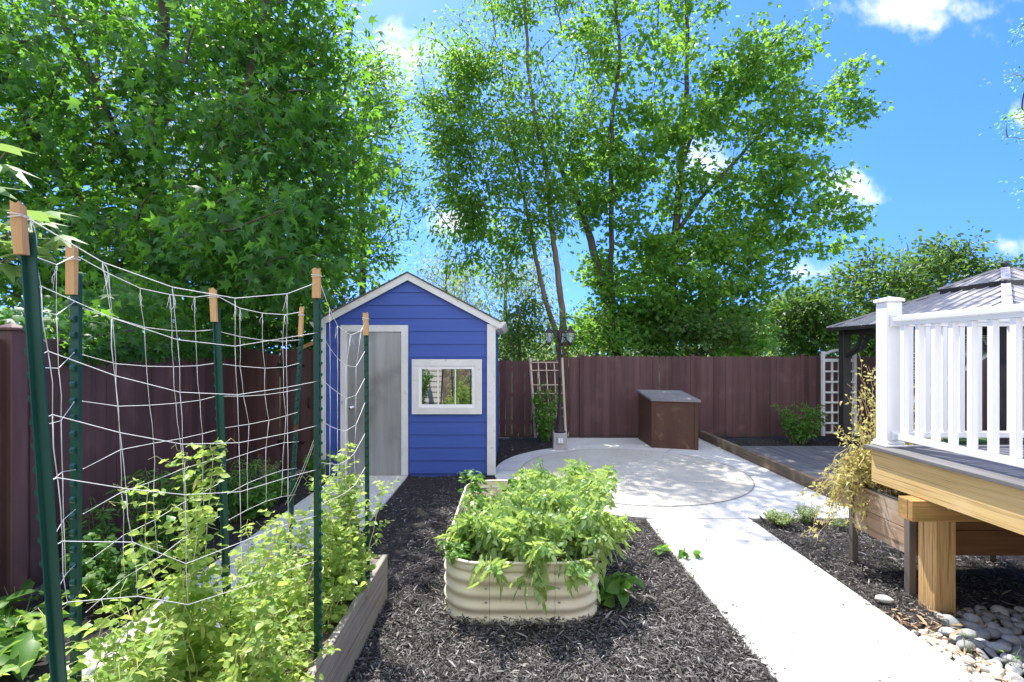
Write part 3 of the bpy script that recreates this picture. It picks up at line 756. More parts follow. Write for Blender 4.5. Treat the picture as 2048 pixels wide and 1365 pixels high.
rowsC = [[(153,512),(218,548),(280,577),(340,590),(390,595),(430,590)],
         [(163,617),(225,636),(289,655),(344,662),(391,663),(428,660)],
         [(165,710),(232,728),(293,733),(347,734),(394,732),(430,727)],
         [(165,803),(237,813),(299,811),(352,807),(400,801),(432,793)],
         [(167,938),(241,900),(307,887),(360,878),(405,868),(435,860)],
         [(167,1028),(243,985),(308,962),(366,938),(406,926),(440,912)],
         [(172,1127),(247,1071),(310,1040),(368,1005),(406,985),(442,965)],
         [(172,1225),(250,1155),(318,1115),(370,1075),(408,1050),(446,1030)]]
net('white string net along the fence side above the tall peas', rowsC, XL, .00115, seed=7)
rowsD = [[(430,590),(480,617),(525,627),(570,630),(604,624)],
         [(436,663),(480,674),(525,681),(565,683),(600,680)],
         [(440,728),(480,733),(530,737),(567,735),(598,727)],
         [(443,793),(487,793),(530,790),(567,785),(600,778)],
         [(445,857),(498,849),(538,841),(572,832),(595,825)],
         [(450,922),(495,907),(532,895),(568,886),(597,884)],
         [(455,988),(495,967),(532,952),(565,941),(593,937)],
         [(458,1040),(495,1020),(532,1003),(563,994),(590,990)]]
net('white string net hanging before the brown garden gate', rowsD, XL, .0014, seed=9)
A_, B_ = posts['A'], posts['B']
def depthE(px, py):
    u = min(1, max(0, (px-60)/93.0)); d = 1.12+(B_[1].y-1.12)*u
    return P(px, py, d)
rowsE = [[(65,512),(113,530),(153,510)], [(75,622),(113,630),(148,605)], [(86,736),(117,737),(148,706)], [(98,848),(122,842),(148,805)],
         [(108,958),(125,944),(150,940)], [(113,1064),(127,1040),(150,1020)], [(120,1170),(131,1150),(152,1128)]]
net('narrow white string net closing the near end between the two closest T posts', rowsE, 0, .0010, seed=11, depthfn=depthE)
b = MB(); pa = PX(640, 935, -.9)
for k in range(2): b.tube(curve_pts(PX(641, 842+6*k, -.9), P(570+6*k, 1010, 2.6), .03), .0013, 4)
tag(b.build('twine', 'string', None, fix=False), 'loose slanting twine running down from the T post by the shed', 'twine')

# ================================================================== WOODEN BED WITH PEAS
wb = thing('raised_bed', 'weathered grey wooden raised bed full of climbing peas', 'raised bed', (-1.15, 2.0, 0))
def plank(b, a, c, e=.004): b.bbox(a, c, e)
for z0, z1 in ((-.02, .148), (.152, .30)):
    b = MB(); plank(b, (-.90, .62, z0), (-.862, 3.35, z1)); b.build('side_board', 'bed_wood_y', wb); b = MB(); plank(b, (-1.475, .62, z0), (-1.437, 3.35, z1)); b.build('side_board', 'bed_wood_y', wb)
    b = MB(); plank(b, (-1.436, 3.312, z0), (-.901, 3.35, z1-.002)); b.build('end_board', 'bed_wood_x', wb); b = MB(); plank(b, (-1.436, .62, z0), (-.901, .66, z1-.002)); b.build('end_board', 'bed_wood_x', wb)
b = MB(); b.box((-1.436, .66, .0), (-.901, 3.311, .245)); b.build('soil_fill', 'planter_soil', wb)
for x, y in ((-.945, 3.268), (-1.39, 3.268)):
    b = MB(); plank(b, (x-.044, y-.044, 0), (x+.044, y+.044, .285)); b.build('corner_block', 'bed_wood_y', wb)

def pea(i, label, x, y, h, n, spread=.16, lean=(0, 0), dens=46):
    rr = random.Random(100+i); rng = np.random.default_rng(100+i)
    base = Vector((x, y, .24)); t = thing('pea_plant', label, 'pea plant', base, 'pea plants climbing in the wooden bed')
    sb = MB(); tb = MB(); pos = []; tip = []; sz = []; pp = []; pt = []
    for s in range(n):
        hh = h*rr.uniform(.55, 1.0); a = rr.uniform(0, 6.28); q = Vector((math.cos(a), math.sin(a), 0))*spread*.5; pts = [base+q]
        drift = Vector((math.cos(a)*spread+lean[0], math.sin(a)*spread+lean[1], 0))/8
        for k in range(9):
            step = hh/8.5*(1 if k < 8 else .5)
            pts.append(pts[-1]+Vector((rr.uniform(-.03, .03), rr.uniform(-.03, .03), step))+drift*rr.uniform(.3, 1.5))
        sb.tube(pts, [.0028*(1-.45*k/9) for k in range(10)], 4, cap=False)
        for k in range(int(dens*hh)):
            w = (k+rr.random())/max(1, int(dens*hh)); ii = min(8, int(w*9)); p = pts[ii].lerp(pts[ii+1], w*9-ii)
            az = rr.uniform(0, 6.28); pet = Vector((math.cos(az), math.sin(az), rr.uniform(0, .5)))*rr.uniform(.03, .085)
            for m in range(rr.choice((1, 2, 2))):
                for sd in (-1, 1):
                    side = Vector((-math.sin(az), math.cos(az), 0))*sd
                    pos.append((p+pet*(.5+.5*m))[:]); tip.append((side+Vector((math.cos(az), math.sin(az), 0))*.4+Vector((0, 0, rr.uniform(-.4, .3))))[:])
                    sz.append(rr.uniform(.028, .056)*(1.15-.4*w))
            if rr.random() < .35:
                e = p+pet; tb.tube([p, e, e+pet*.5+Vector((rr.uniform(-.02, .02), rr.uniform(-.02, .02), .015)), e+pet*.7+Vector((rr.uniform(-.03, .03), rr.uniform(-.03, .03), -.005))], .0009, 3, cap=False)
            if rr.random() < .07: pp.append((p+pet*.6)[:]); pt.append((rr.uniform(-.3, .3), rr.uniform(-.3, .3), -1))
    sb.build('stems', 'stem_pale', t, fix=False)
    if tb.v: tb.build('tendrils', 'stem_pale', t, fix=False)
    nn = len(pos); nor = rng.normal(0, .5, (nn, 3)); nor[:, 2] += .7
    leaves('foliage', PEA, np.array(pos), np.array(tip), nor, np.array(sz), 'leaf_pea', t, bend=.1, rng=rng, var=np.clip(rng.beta(2, 2, nn)+.1*(h < .6), 0, 1))
    if pp:
        nn = len(pp); leaves('pods', t_oval(.11, .03), np.array(pp), np.array(pt), rng.normal(0, 1, (nn, 3)), rng.uniform(.045, .07, nn), 'pod', t, rng=rng)
PEAG = 'leafy pea plant in the crowd low inside the wooden bed'
peas = [(-1.26, 1.86, 1.03, 5, 'tallest pea plant, climbing the fence side net in front of the brown fence', .07, (.02, .0)),
        (-1.12, 1.98, .80, 5, 'pea plant topping out beside the tallest one, in front of the middle T post', .10, (.05, 0)),
        (-1.00, 3.08, .86, 6, 'pale pea plant reaching up the net before the grey shed door', .06, (-.01, 0)),
        (-.96, 2.84, .70, 5, 'pea plant with yellowing leaves below the net before the shed door', .08, (0, 0)),
        (-1.36, 2.95, .50, 4, 'thin pea plant beside the leaning T post in front of the path', .07, (.02, 0)),
        (-1.10, 1.30, .60, 6, 'pea plant just inside the near bed board, under the near net', .13, (0, 0)), (-1.25, 1.30, .66, 6, 'pea plant beside the T post that rises from the peas', .13, (0, 0)), (-1.36, 1.55, .60, 6, 'pea plant at the path side of the bed next to the tallest one', .10, (0, 0)),
        (-1.10, 1.60, .60, 6, 'broad pea plant in the middle of the bed front', .14, (0, 0)), (-1.08, 1.85, .40, 6, 'pea plant against the bed board at the foot of the T post before the shed', .10, (0, 0)), (-1.30, 2.12, .46, 5, 'pea plant just behind the tallest pea plant', .13, (0, 0)),
        (-1.08, 2.34, .44, 6, 'pea plant filling the middle of the bed behind the near net', .14, (0, 0)), (-1.28, 2.48, .44, 5, 'pea plant on the path side in front of the middle T post', .12, (0, 0)), (-1.02, 2.60, .40, 6, "pea plant leaning on the inner side of the bed's long board", .12, (0, 0)), (-1.2, 2.8, .36, 5, 'short pea plant in the far half of the bed', .12, (0, 0)),
        (-1.2, 1.08, .60, 6, 'nearest pea plant at the bottom edge of the bed', .12, (0, 0)), (-1.34, 1.85, .58, 4, 'pea plant between the tallest one and the path', .08, (0, 0)), (-1.15, 3.12, .45, 4, 'low pea plant at the far end board of the bed', .10, (0, 0)), (-1.02, 2.08, .24, 4, 'small pea plant spilling over the long bed board behind the T post', .08, (.02, 0))]
for i, (x, y, h, n, lab, sp, ln) in enumerate(peas): pea(i, lab, x, y, h*(1.02 if i > 3 else 1.05), n+1, sp, ln, 58)

# ================================================================== CREAM PLANTER WITH TOMATOES
cp = thing('metal_planter', 'cream corrugated metal raised planter with rounded corners overflowing with tomato plants', 'planter', (.065, 4.04, 0))
X0, X1, Y0, Y1, CR = -.455, .585, 3.06, 5.02, .26
def ring(off, nseg=10):
    out = []
    for cx, cy, a in ((X1-CR, Y0+CR, -90), (X1-CR, Y1-CR, 0), (X0+CR, Y1-CR, 90), (X0+CR, Y0+CR, 180)):
        for i in range(nseg+1):
            t = math.radians(a+90*i/nseg); out.append((cx+(CR+off)*math.cos(t), cy+(CR+off)*math.sin(t)))
    return out
prof = []
for i in range(49):
    z = -.03+.39*i/48; ph = (z+.01)/.088
    prof.append((.010*math.cos(2*math.pi*ph)*(1 if z < .31 else .15), z))
def shell(b, profile, inward=0):
    rings = [[(x, y, z) for x, y in ring(o-inward)] for o, z in profile]; n = len(rings[0]); vs = [v for r_ in rings for v in r_]
    b.add(vs, [(i*n+j, i*n+(j+1) % n, (i+1)*n+(j+1) % n, (i+1)*n+j) for i in range(len(rings)-1) for j in range(n)], True)
b = MB(); shell(b, prof); shell(b, prof[::-1], .006); b.build('corrugated_wall', 'cream_metal', cp, fix=False)
b = MB(); path3 = [(x, y, .365) for x, y in ring(.002)]; path3.append(path3[0]); b.tube(path3, .011, 8); b.build('rolled_rim', 'cream_metal', cp)
b = MB(); b.add([(x, y, .30+.01*mnoise.noise((x*8, y*8, 0))) for x, y in ring(-.008)], [tuple(range(44))]); b.build('soil_fill', 'planter_soil', cp)
b = MB()
for px in (972, 1118):
    x = (px-CXP)*Y0/F
    for z in (.035, .125, .213, .30):
        b.lathe([(.0008, 0), (.009, .0005), (.008, .004), (.0008, .0055)], (0, 0, 0), 10)
        k = len(b.v)-40; b.v[k:] = [(x+v[0], Y0-.0105-v[2], z+v[1]) for v in b.v[k:]]
b.build('bolts', 'bolt', cp)
b = MB()
for px in (979, 1110):
    x = (px-CXP)*Y0/F; rng_ = [(x, Y0-o-.0012, z) for o, z in prof if z < .355]
    n = len(rng_); b.add([(p[0]-.0012, p[1], p[2]) for p in rng_]+[(p[0]+.0012, p[1], p[2]) for p in rng_], [(i, i+1, n+i+1, n+i) for i in range(n-1)])
b.build('panel_seams', 'joint', cp, fix=False)
TG = 'tomato plants in the cream metal planter'
def tomato(i, label, x, y, h, n, per, spread, lean=(0, 0), size=.098):
    herb('tomato_plant', label, 'tomato plant', (x, y, .30), h, spread, n, per, TOMATO, size, 'leaf_tomato', group=TG, seed=300+i, droop=.35, lean=lean, sr=.006, lo=.12, out=.9, upn=.6, curl=.1, nj=.75)
TL = 'bushy tomato plant in the mass at the middle of the cream planter'
toms = [(.16, 3.26, .34, 6, 13, .20, (0, -.12), 'tomato plant drooping over the front wall of the cream planter'),
        (.42, 3.32, .33, 6, 13, .18, (.08, -.08), 'tomato plant hanging over the rounded front corner on the path side of the cream planter'),
        (-.06, 3.34, .30, 6, 12, .18, (-.02, -.08), 'tomato plant at the front wall of the cream planter beside the drooping one'), (.30, 3.58, .42, 7, 13, .24, (.05, 0), 'tallest tomato plant at the centre of the cream planter'),
        (.08, 3.72, .36, 6, 12, .22, (0, 0), 'tomato plant just behind the tallest one in the cream planter'),
        (.46, 3.92, .36, 7, 13, .24, (.20, 0), 'tomato plant sprawling over the long rim on the path side of the cream planter'),
        (.26, 4.2, .28, 6, 12, .24, (.08, 0), 'low tomato plant in the far half of the cream planter'), (.50, 4.4, .34, 8, 12, .24, (.28, 0), 'tomato plant arching furthest out towards the patio'),
        (.22, 4.7, .24, 6, 12, .22, (0, .02), 'tomato plant at the back rim of the cream planter'), (-.12, 3.86, .26, 6, 10, .18, (-.04, 0), 'thin tomato plant beside the upright pepper in the cream planter'),
        (-.25, 3.50, .24, 6, 11, .16, (-.04, 0), 'low tomato plant inside the long rim on the side path side of the cream planter'),
        (.60, 3.55, .30, 4, 11, .14, (.12, -.05), 'tomato plant spilling out between the squash and the rounded front corner')]
for i, (x, h, lab) in enumerate(((.10, -.17, 'tomato shoot hanging lowest down the front of the cream planter'), (-.14, -.03, 'short tomato shoot lapping over the front rim by the bolt seam'), (.33, -.07, 'tomato shoot hanging on the front wall near the second bolt seam'), (.47, -.10, 'tomato shoot hanging round the rounded front corner of the cream planter'))):
    herb('tomato_plant', lab, 'tomato plant', (x, 3.16, .40), h, .05, 2, 7, TOMATO, .12, 'leaf_tomato', group=TG, seed=340+i, droop=.6, lean=(.02, -.19), sr=.004, lo=.35, nj=.6)
for i, (x, y, h, n, per, sp, ln, lab) in enumerate(toms): tomato(i, lab, x, y, h, int(n*1.9), int(per*2.0), sp, ln)
herb('pepper_plant', 'upright pepper plant with smooth leaves at the left rim of the cream planter', 'pepper plant', (-.33, 4.1, .30), .40, .10, 5, 26, OVAL, .085, 'leaf_lush', seed=51, droop=.1)
herb('pepper_plant', 'small leafy plant in the front left corner of the cream planter', 'plant', (-.34, 3.25, .30), .14, .14, 12, 18, OVAL, .06, 'leaf_lush', seed=52, lean=(-.02, -.03))
herb('strawberry_plant', 'low pale leafy plant along the left inside edge of the cream planter', 'plant', (-.24, 3.66, .30), .22, .16, 10, 20, OVAL, .065, 'leaf_tomato', seed=53)
herb('strawberry_plant', 'dark leafy plant near the back rim amid bare soil in the cream planter', 'plant', (.02, 4.5, .30), .22, .14, 8, 20, ROUND, .07, 'leaf_lush', seed=54)
herb('pepper_plant', 'tall leggy plant tip sticking up from the back of the cream planter', 'plant', (.27, 4.6, .30), .56, .03, 2, 18, LANCE, .08, 'leaf_lush', seed=55)
herb('squash_plant', 'broad leaved squash plant at the right foot of the cream planter', 'squash plant', (.70, 3.35, .0), .20, .14, 7, 5, ROUND, .13, 'leaf_lush', seed=56, lean=(.05, 0))
for i, (px, py, lab) in enumerate(((1323, 1108, 'two leaved seedling on the mulch near the white path'), (1375, 1112, 'bright green seedling leaning over the edge of the white path'))):
    g = G(px, py); herb('seedling', lab, 'seedling', (g.x, g.y, 0), .06, .05, 3, 3, ROUND, .09, 'leaf_lush', seed=60+i, lo=.6, sr=.003)

# ================================================================== DECK WITH RAILING
dk = thing('raised_deck', 'raised wooden deck with grey boards and a yellow pine rim', 'deck', (3.5, 2.5, 0))
DX, DZ, DY1, DY0 = 2.60, 1.03, 3.52, -2.95
b = MB()
nb = 26; step = .146
y = DY1-.0
x = 2.70
for k in range(60):
    ya = DY1-.02-step*(k+1)
    if ya < DY0: break
    b.bbox((2.705, ya+.004, DZ-.026), (7.2, ya+step, DZ), .003)
b.build('deck_boards', 'deck_board', dk)
b = MB(); b.bbox((DX-.035, DY0, DZ-.026), (2.70, DY1, DZ+.002), .004); b.build('edge_board', 'deck_edge', dk)
b = MB(); b.bbox((DX, DY0, DZ-.026-.236), (DX+.038, DY1-.02, DZ-.027), .004); b.bbox((DX+.0385, DY1-.06, DZ-.262), (7.2, DY1-.022, DZ-.028), .004); b.build('rim_joist', 'deck_rim_wood', dk)
b = MB()
for x in [2.64+.4*k for k in range(1, 12)]: b.box((x, DY0, DZ-.25), (x+.038, DY1-.061, DZ-.029))
b.build('joists', 'deck_rim_wood', dk)
b = MB(); b.bbox((2.515, 3.035, .635), (7.2, 3.075, .765), .004); b.bbox((2.515, 3.0765, .635), (7.2, 3.1525, .766), .004); bm_ = b.build('support_beam', 'deck_beam_wood', dk)
b = MB(); c = P(1900, 1015, 3.03); b.lathe([(.001, 0), (.020, .001), (.020, .004), (.012, .005), (.012, .012), (.001, .013)], (0, 0, 0), 6)
b.v = [(c.x+v[0], 3.034-v[2], c.z+v[1]) for v in b.v]; b.build('bolt', 'bolt', bm_)
for x in (2.763, 5.6):
    b = MB(); b.bbox((x, 3.155, -.05), (x+.138, 3.293, .766), .006); b.build('post', 'post_wood', dk)
# railing: newel with cap and collar, two runs of balusters
rl = thing('deck_railing', 'white vinyl baluster railing with square capped post on the raised deck', 'railing', (2.69, 3.45, DZ))
nx0, nx1, ny0, ny1 = 2.637, 2.745, 3.398, 3.506
b = MB(); b.bbox((nx0, ny0, DZ+.004), (nx1, ny1, 2.055), .004); nw = b.build('newel_post', 'white_vinyl', rl)
b = MB(); b.bbox((nx0-.012, ny0-.012, 2.056), (nx1+.012, ny1+.012, 2.078), .004)
b.add([(nx0-.006, ny0-.006, 2.079), (nx1+.006, ny0-.006, 2.079), (nx1+.006, ny1+.006, 2.079), (nx0-.006, ny1+.006, 2.079), ((nx0+nx1)/2, (ny0+ny1)/2, 2.098)], [(0,1,4),(1,2,4),(2,3,4),(3,0,4)])
b.build('post_cap', 'white_vinyl', nw)
b = MB(); b.bbox((nx0-.022, ny0-.022, DZ+.003), (nx1+.022, ny1+.022, DZ+.022), .006); b.bbox((nx0-.012, ny0-.012, DZ+.0225), (nx1+.012, ny1+.012, DZ+.040), .006); b.build('post_collar', 'white_vinyl', nw)
RZ = 1.957
def rail_profile(c):    # moulded top rail section: (across, z)
    return [(c-.022, RZ-.072), (c+.022, RZ-.072), (c+.024, RZ-.046), (c+.036, RZ-.040), (c+.038, RZ-.018), (c+.030, RZ-.003), (c, RZ), (c-.030, RZ-.003), (c-.038, RZ-.018), (c-.036, RZ-.040), (c-.024, RZ-.046)]
rc = 2.691
b = MB(); b.prism(rail_profile(rc), 'y', -.5, ny0-.004); b.build('top_rail', 'white_vinyl', rl)
b = MB(); b.prism([(p[0]-rc+3.452, p[1]) for p in rail_profile(rc)], 'x', nx1+.003, 6.9); b.build('top_rail', 'white_vinyl', rl)
b = MB(); b.bbox((rc-.022, -.5, DZ+.062), (rc+.022, ny0-.002, DZ+.105), .004); b.bbox((rc-.030, ny0-.022, DZ+.055), (rc+.030, ny0-.001, DZ+.112), .003); b.build('bottom_rail', 'white_vinyl', rl)
b = MB(); b.bbox((nx1+.002, 3.430, DZ+.062), (6.9, 3.474, DZ+.105), .004); b.build('bottom_rail', 'white_vinyl', rl)
b = MB(); b.bbox((rc-.040, ny0-.018, RZ-.078), (rc+.040, ny0-.001, RZ+.004), .004); b.build('rail_bracket', 'white_vinyl', rl)
bal = None
def baluster(x, y):
    global bal
    if bal is None:
        m = MB(); m.bbox((-.0185, -.0185, 0), (.0185, .0185, RZ-.072-DZ-.105), .003); bal = m.build('baluster', 'white_vinyl', None); o = bal
    else:
        o = bal.copy(); COL.objects.link(o)
    o.parent = rl; o.location = Vector((x, y, DZ+.105))-rl.location
yy = ny0-.085
while yy > 1.6: baluster(rc, yy); yy -= .122
xx = nx1+.09
while xx < 5.2: baluster(xx, 3.452); xx += .122

# the house the deck belongs to (seen mirrored in the shed window)
hs_ = thing('house', 'beige sided house standing behind the viewer at the other end of the garden', 'house', (1, -3.4, 0))
surf('house_siding', (.60, .55, .47), (.68, .63, .55), scale=(2, 2, 9), rough=.7)
b = MB()
for k in range(21): b.prism([(-3.02, k*.18), (-3.0, k*.18), (-3.02, k*.18+.18)], 'x', -5.5, 9.0)
b.box((-5.5, -9, -.1), (9.0, -3.02, 3.78)); b.build('wall', 'house_siding', hs_)
b = MB(); b.prism([(-2.6, 3.8), (-6, 5.6), (-9.4, 3.8)], 'x', -5.9, 9.4); b.build('roof', 'shingle', hs_)
for x in (-4.4, -.9, 4.8):
    b = MB(); b.prism([(x, .95), (x+1.0, .95), (x+1.0, 2.3), (x, 2.3)], 'y', -2.998, -2.96); w_ = b.build('window', 'white_paint', hs_)
    b = MB(); b.box((x+.08, -2.958, 1.03), (x+.92, -2.95, 2.22)); b.build('pane', 'dark_glass', w_)
b = MB(); b.bbox((-2.35, -2.998, 0.02), (-1.45, -2.95, 2.05), .004); b.build('door', 'timber', hs_)
# ================================================================== ELEVATED WOODEN PLANTER
ep = thing('raised_planter', 'brown wooden planter box on dark legs holding a withered vine beside the deck', 'planter', (3.3, 3.68, 0))
EX0, EX1, EY0, EY1, EZ0, EZ1 = 2.775, 3.95, 3.375, 3.99, .275, .63
for za, zb in ((EZ0, (EZ0+EZ1)/2-.002), ((EZ0+EZ1)/2+.002, EZ1)):
    b = MB(); b.bbox((EX0+.012, EY0+.03, za), (EX0+.034, EY1-.03, zb), .003); b.build('side_board', 'planter_wood_y', ep); b = MB(); b.bbox((EX1-.034, EY0+.03, za), (EX1-.012, EY1-.03, zb), .003); b.build('side_board', 'planter_wood_y', ep)
    b = MB(); b.bbox((EX0+.04, EY0+.012, za), (EX1-.04, EY0+.034, zb), .003); b.build('long_board', 'planter_wood_x', ep); b = MB(); b.bbox((EX0+.04, EY1-.034, za), (EX1-.04, EY1-.012, zb), .003); b.build('long_board', 'planter_wood_x', ep)
for x in (EX0, EX1-.05):
    for y in (EY0, EY1-.05):
        b = MB(); b.bbox((x, y, -.05), (x+.05, y+.05, EZ1+.004), .004); b.build('leg', 'leg_wood', ep)
b = MB(); b.box((EX0+.035, EY0+.035, EZ0+.03), (EX1-.035, EY1-.035, EZ1-.05)); b.build('soil_fill', 'planter_soil', ep)
b = MB(); b.bbox((EX0+.008, EY0+.052, EZ1+.001), (EX0+.036, EY1-.052, EZ1+.010), .002); b.build('top_edging', 'black_iron', ep)
def dry_vine():
    rr = random.Random(5); rng = np.random.default_rng(5); base = Vector((2.95, 3.85, .58))
    t = thing('withered_vine', 'yellowing withered pea vine tumbling over the wooden planter behind the railing post', 'vine', base)
    sb = MB(); pos = []
    def run(p, steps, drift, st=.06):
        pts = [Vector(p)]
        for k in range(steps): pts.append(pts[-1]+Vector((rr.gauss(drift[0], .022), rr.gauss(drift[1], .022), rr.gauss(drift[2], .025))))
        sb.tube(pts, [.0035*(1-.6*k/steps) for k in range(steps+1)], 4, cap=False); return pts
    runs = []
    for _ in range(150):
        p = Vector((rr.uniform(2.80, 3.25), rr.uniform(3.68, 3.96), rr.uniform(.58, .75)))
        runs.append((run(p, rr.randint(5, 13), (rr.uniform(-.014, .010), rr.uniform(-.006, .014), rr.uniform(.02, .078))), 1))
    for _ in range(60):
        p = Vector((rr.uniform(2.72, 2.9), rr.uniform(3.8, 4.0), rr.uniform(.62, .95)))
        runs.append((run(p, rr.randint(5, 12), (rr.uniform(-.030, .0), rr.uniform(-.005, .006), rr.uniform(-.055, -.02))), .8))
    for pts, dn in runs:
        for p, q in zip(pts[:-1], pts[1:]):
            for _ in range(rr.choice((1, 2, 3, 3))): pos.append((p.lerp(q, rr.random())+Vector((rr.gauss(0, .016), rr.gauss(0, .016), rr.gauss(0, .016))))[:])
    sb.build('stems', 'stem_dry', t, fix=False); pos = np.array(pos); n = len(pos)
    tip = rng.normal(0, 1, (n, 3)); tip[:, 2] -= .5; nor = rng.normal(0, .7, (n, 3)); nor[:, 2] += .5
    leaves('foliage', t_oval(.28, .12), pos, tip, nor, rng.uniform(.018, .042, n), 'leaf_dry', t, bend=.4, rng=rng)
dry_vine()
herb('sedum', 'small grey green sedum mat at the corner of the path and patio', 'sedum', (2.66, 4.80, -.01), .12, .17, 60, 24, OVAL, .026, 'leaf_sedum', seed=71, sr=.003, lo=.25)
herb('sedum', 'taller sedum clump with upright shoots beside the patio edge', 'sedum', (2.95, 4.84, -.01), .18, .13, 40, 24, OVAL, .026, 'leaf_sedum', seed=72, sr=.003, lo=.25)
herb('sedum', 'sparse small sedum sprigs on the mulch near the planter leg', 'sedum', (3.2, 4.72, -.01), .08, .16, 16, 14, OVAL, .024, 'leaf_sedum', seed=73, sr=.003, lo=.25)

# ================================================================== RIVER STONES
def stones():
    import bmesh
    protos = []
    for k in range(6):
        bm = bmesh.new(); bmesh.ops.create_icosphere(bm, subdivisions=3, radius=1)
        for v in bm.verts:
            n_ = mnoise.noise(v.co*1.1+Vector((k*7.3, 0, 0)))*.22+mnoise.noise(v.co*2.6+Vector((0, k*3.1, 0)))*.07
            v.co *= 1+n_
        me = bpy.data.meshes.new('river_stone'); bm.to_mesh(me); bm.free()
        me.polygons.foreach_set('use_smooth', [True]*len(me.polygons)); protos.append(me)
    rr = random.Random(8); placed = []; made = 0; firsts = {}
    def put(x, y, s, mat, label, group, z=None):
        nonlocal made
        key = (rr.randrange(6), mat)
        if key not in firsts:
            me = protos[key[0]].copy(); me.materials.append(MATS[mat]); o = bpy.data.objects.new('river_stone', me); firsts[key] = o
        else: o = firsts[key].copy()
        COL.objects.link(o); a = s*rr.uniform(.9, 1.35); b_ = s*rr.uniform(.62, .85); c_ = s*rr.uniform(.42, .6)
        o.scale = (a, b_, c_); o.location = (x, y, (c_*.55-.02) if z is None else z)
        o.rotation_euler = (rr.uniform(-.45, .45), rr.uniform(-.45, .45), rr.uniform(0, 6.28)); tag(o, label, 'stone', group); made += 1
    # one large pale stone by the planter leg
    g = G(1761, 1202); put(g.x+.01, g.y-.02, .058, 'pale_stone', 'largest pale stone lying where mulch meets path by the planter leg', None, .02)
    tries = 0
    while made < 285 and tries < 9000:
        tries += 1; y = rr.uniform(2.26, 3.20); x = rr.uniform(2.455, min(3.65, y*1.085))
        edge = (x-2.455)+max(0, (y-2.95))*-.25
        sun_strip = x < 2.58+.10*(3.0-y)  # sun and shade put into the colour: paler in this strip, bluish grey beyond
        if y > 2.98 and x < 2.75: continue
        if 2.74 < x < 2.92 and 3.12 < y < 3.32: continue
        s = rr.uniform(.034, .058) if not sun_strip else rr.uniform(.022, .046)
        if any((x-px)**2+(y-py)**2 < (.70*(s+ps))**2 for px, py, ps in placed): continue
        placed.append((x, y, s))
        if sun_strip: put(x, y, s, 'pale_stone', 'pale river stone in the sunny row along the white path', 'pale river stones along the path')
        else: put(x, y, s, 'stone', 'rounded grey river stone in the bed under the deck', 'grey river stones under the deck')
stones()
n = 520; q = NR.uniform((2.44, 2.3), (3.1, 3.2), (n, 2)); q = q[(q[:, 0] < 2.62+.1*(3-q[:, 1])) | (q[:, 1] > 2.95)]; n = len(q)
az = NR.uniform(0, 6.28, n); tip = np.stack([np.cos(az), np.sin(az), NR.normal(0, .25, n)], 1); nor = NR.normal(0, .4, (n, 3)); nor[:, 2] += 1
o = leaves('leaf_litter', (np.array([(0,0,0),(.09,.2,.03),(.07,.8,.03),(0,1,0),(-.07,.8,.02),(-.09,.2,.03)]), np.array([(0,1,2),(0,2,3),(0,3,4),(0,4,5)])),
           np.column_stack([q, NR.uniform(-.005, .015, n)]), tip, nor, NR.gamma(4, .012, n), 'litter', None); stuff(o, 'dry brown leaf litter scattered among the stones', 'leaf litter')
for i, (px, py, lab) in enumerate(((1935, 1310, 'thin grass tuft growing between the stones nearest the path'), (2020, 1335, 'grass blades sprouting at the lower right among the stones'))):
    g = G(px, py); herb('grass_tuft', lab, 'grass', (g.x, g.y, 0), .13, .05, 5, 1, NARROW, .05, 'leaf_lush', smat='stem_green', seed=80+i, sr=.0016)

# ================================================================== LOW PLATFORM AND GAZEBO
pl = thing('low_deck', 'low grey board platform with timber edging under the gazebo', 'deck', (6.5, 6.6, 0))
b = MB(); yy = 5.26
x = 3.80
while x < 10.2: b.bbox((x, 5.26, .115), (x+.136, 8.02, .145), .003); x += .141
b.build('deck_boards', 'platform_board', pl)
b = MB(); b.bbox((3.71, 5.22, -.03), (3.795, 7.35, .147), .006); b.bbox((3.712, 7.353, -.03), (3.793, 9.58, .145), .006); b.build('edge_timber', 'timber', pl)
b = MB(); b.bbox((3.797, 5.22, -.03), (10.2, 5.257, .143), .005); b.bbox((3.797, 8.022, -.03), (10.2, 8.06, .12), .005); b.build('edge_timber', 'timber', pl)
gz = thing('gazebo', 'dark metal gazebo with a two tier grey ribbed hardtop roof and ball finial', 'gazebo', (7.68, 7.53, .145))
GX, GY, GW = 7.68, 7.53, 1.68
for sx in (-1, 1):
    for sy in (-1, 1):
        b = MB(); cx, cy = GX+sx*(GW-.2), GY+sy*(GW-.2)
        b.bbox((cx-.07, cy-.07, .1 if sy < 0 else -.05), (cx+.07, cy+.07, 2.09), .006); b.build('post', 'gazebo_metal', gz)
        b = MB()
        for dx, dy in ((-sx, 0), (0, -sy)):
            q0 = Vector((cx+dx*.05, cy+dy*.05, 1.62)); q1 = Vector((cx+dx*.48, cy+dy*.48, 2.06))
            mid = q0.lerp(q1, .5)+Vector((dx*.06, dy*.06, -.06)); b.beam(q0, mid, .04, .06); b.beam(mid, q1, .04, .06)
        b.build('brace', 'gazebo_metal', gz)
b = MB(); h = GW-.2
for s in (-1, 1):
    b.bbox((GX-h-.05, GY+s*h-.035, 2.02), (GX+h+.05, GY+s*h+.035, 2.135), .004); b.bbox((GX+s*h-.034, GY-h-.05, 2.021), (GX+s*h+.034, GY+h+.05, 2.134), .004)
b.build('roof_beam', 'gazebo_metal', gz)
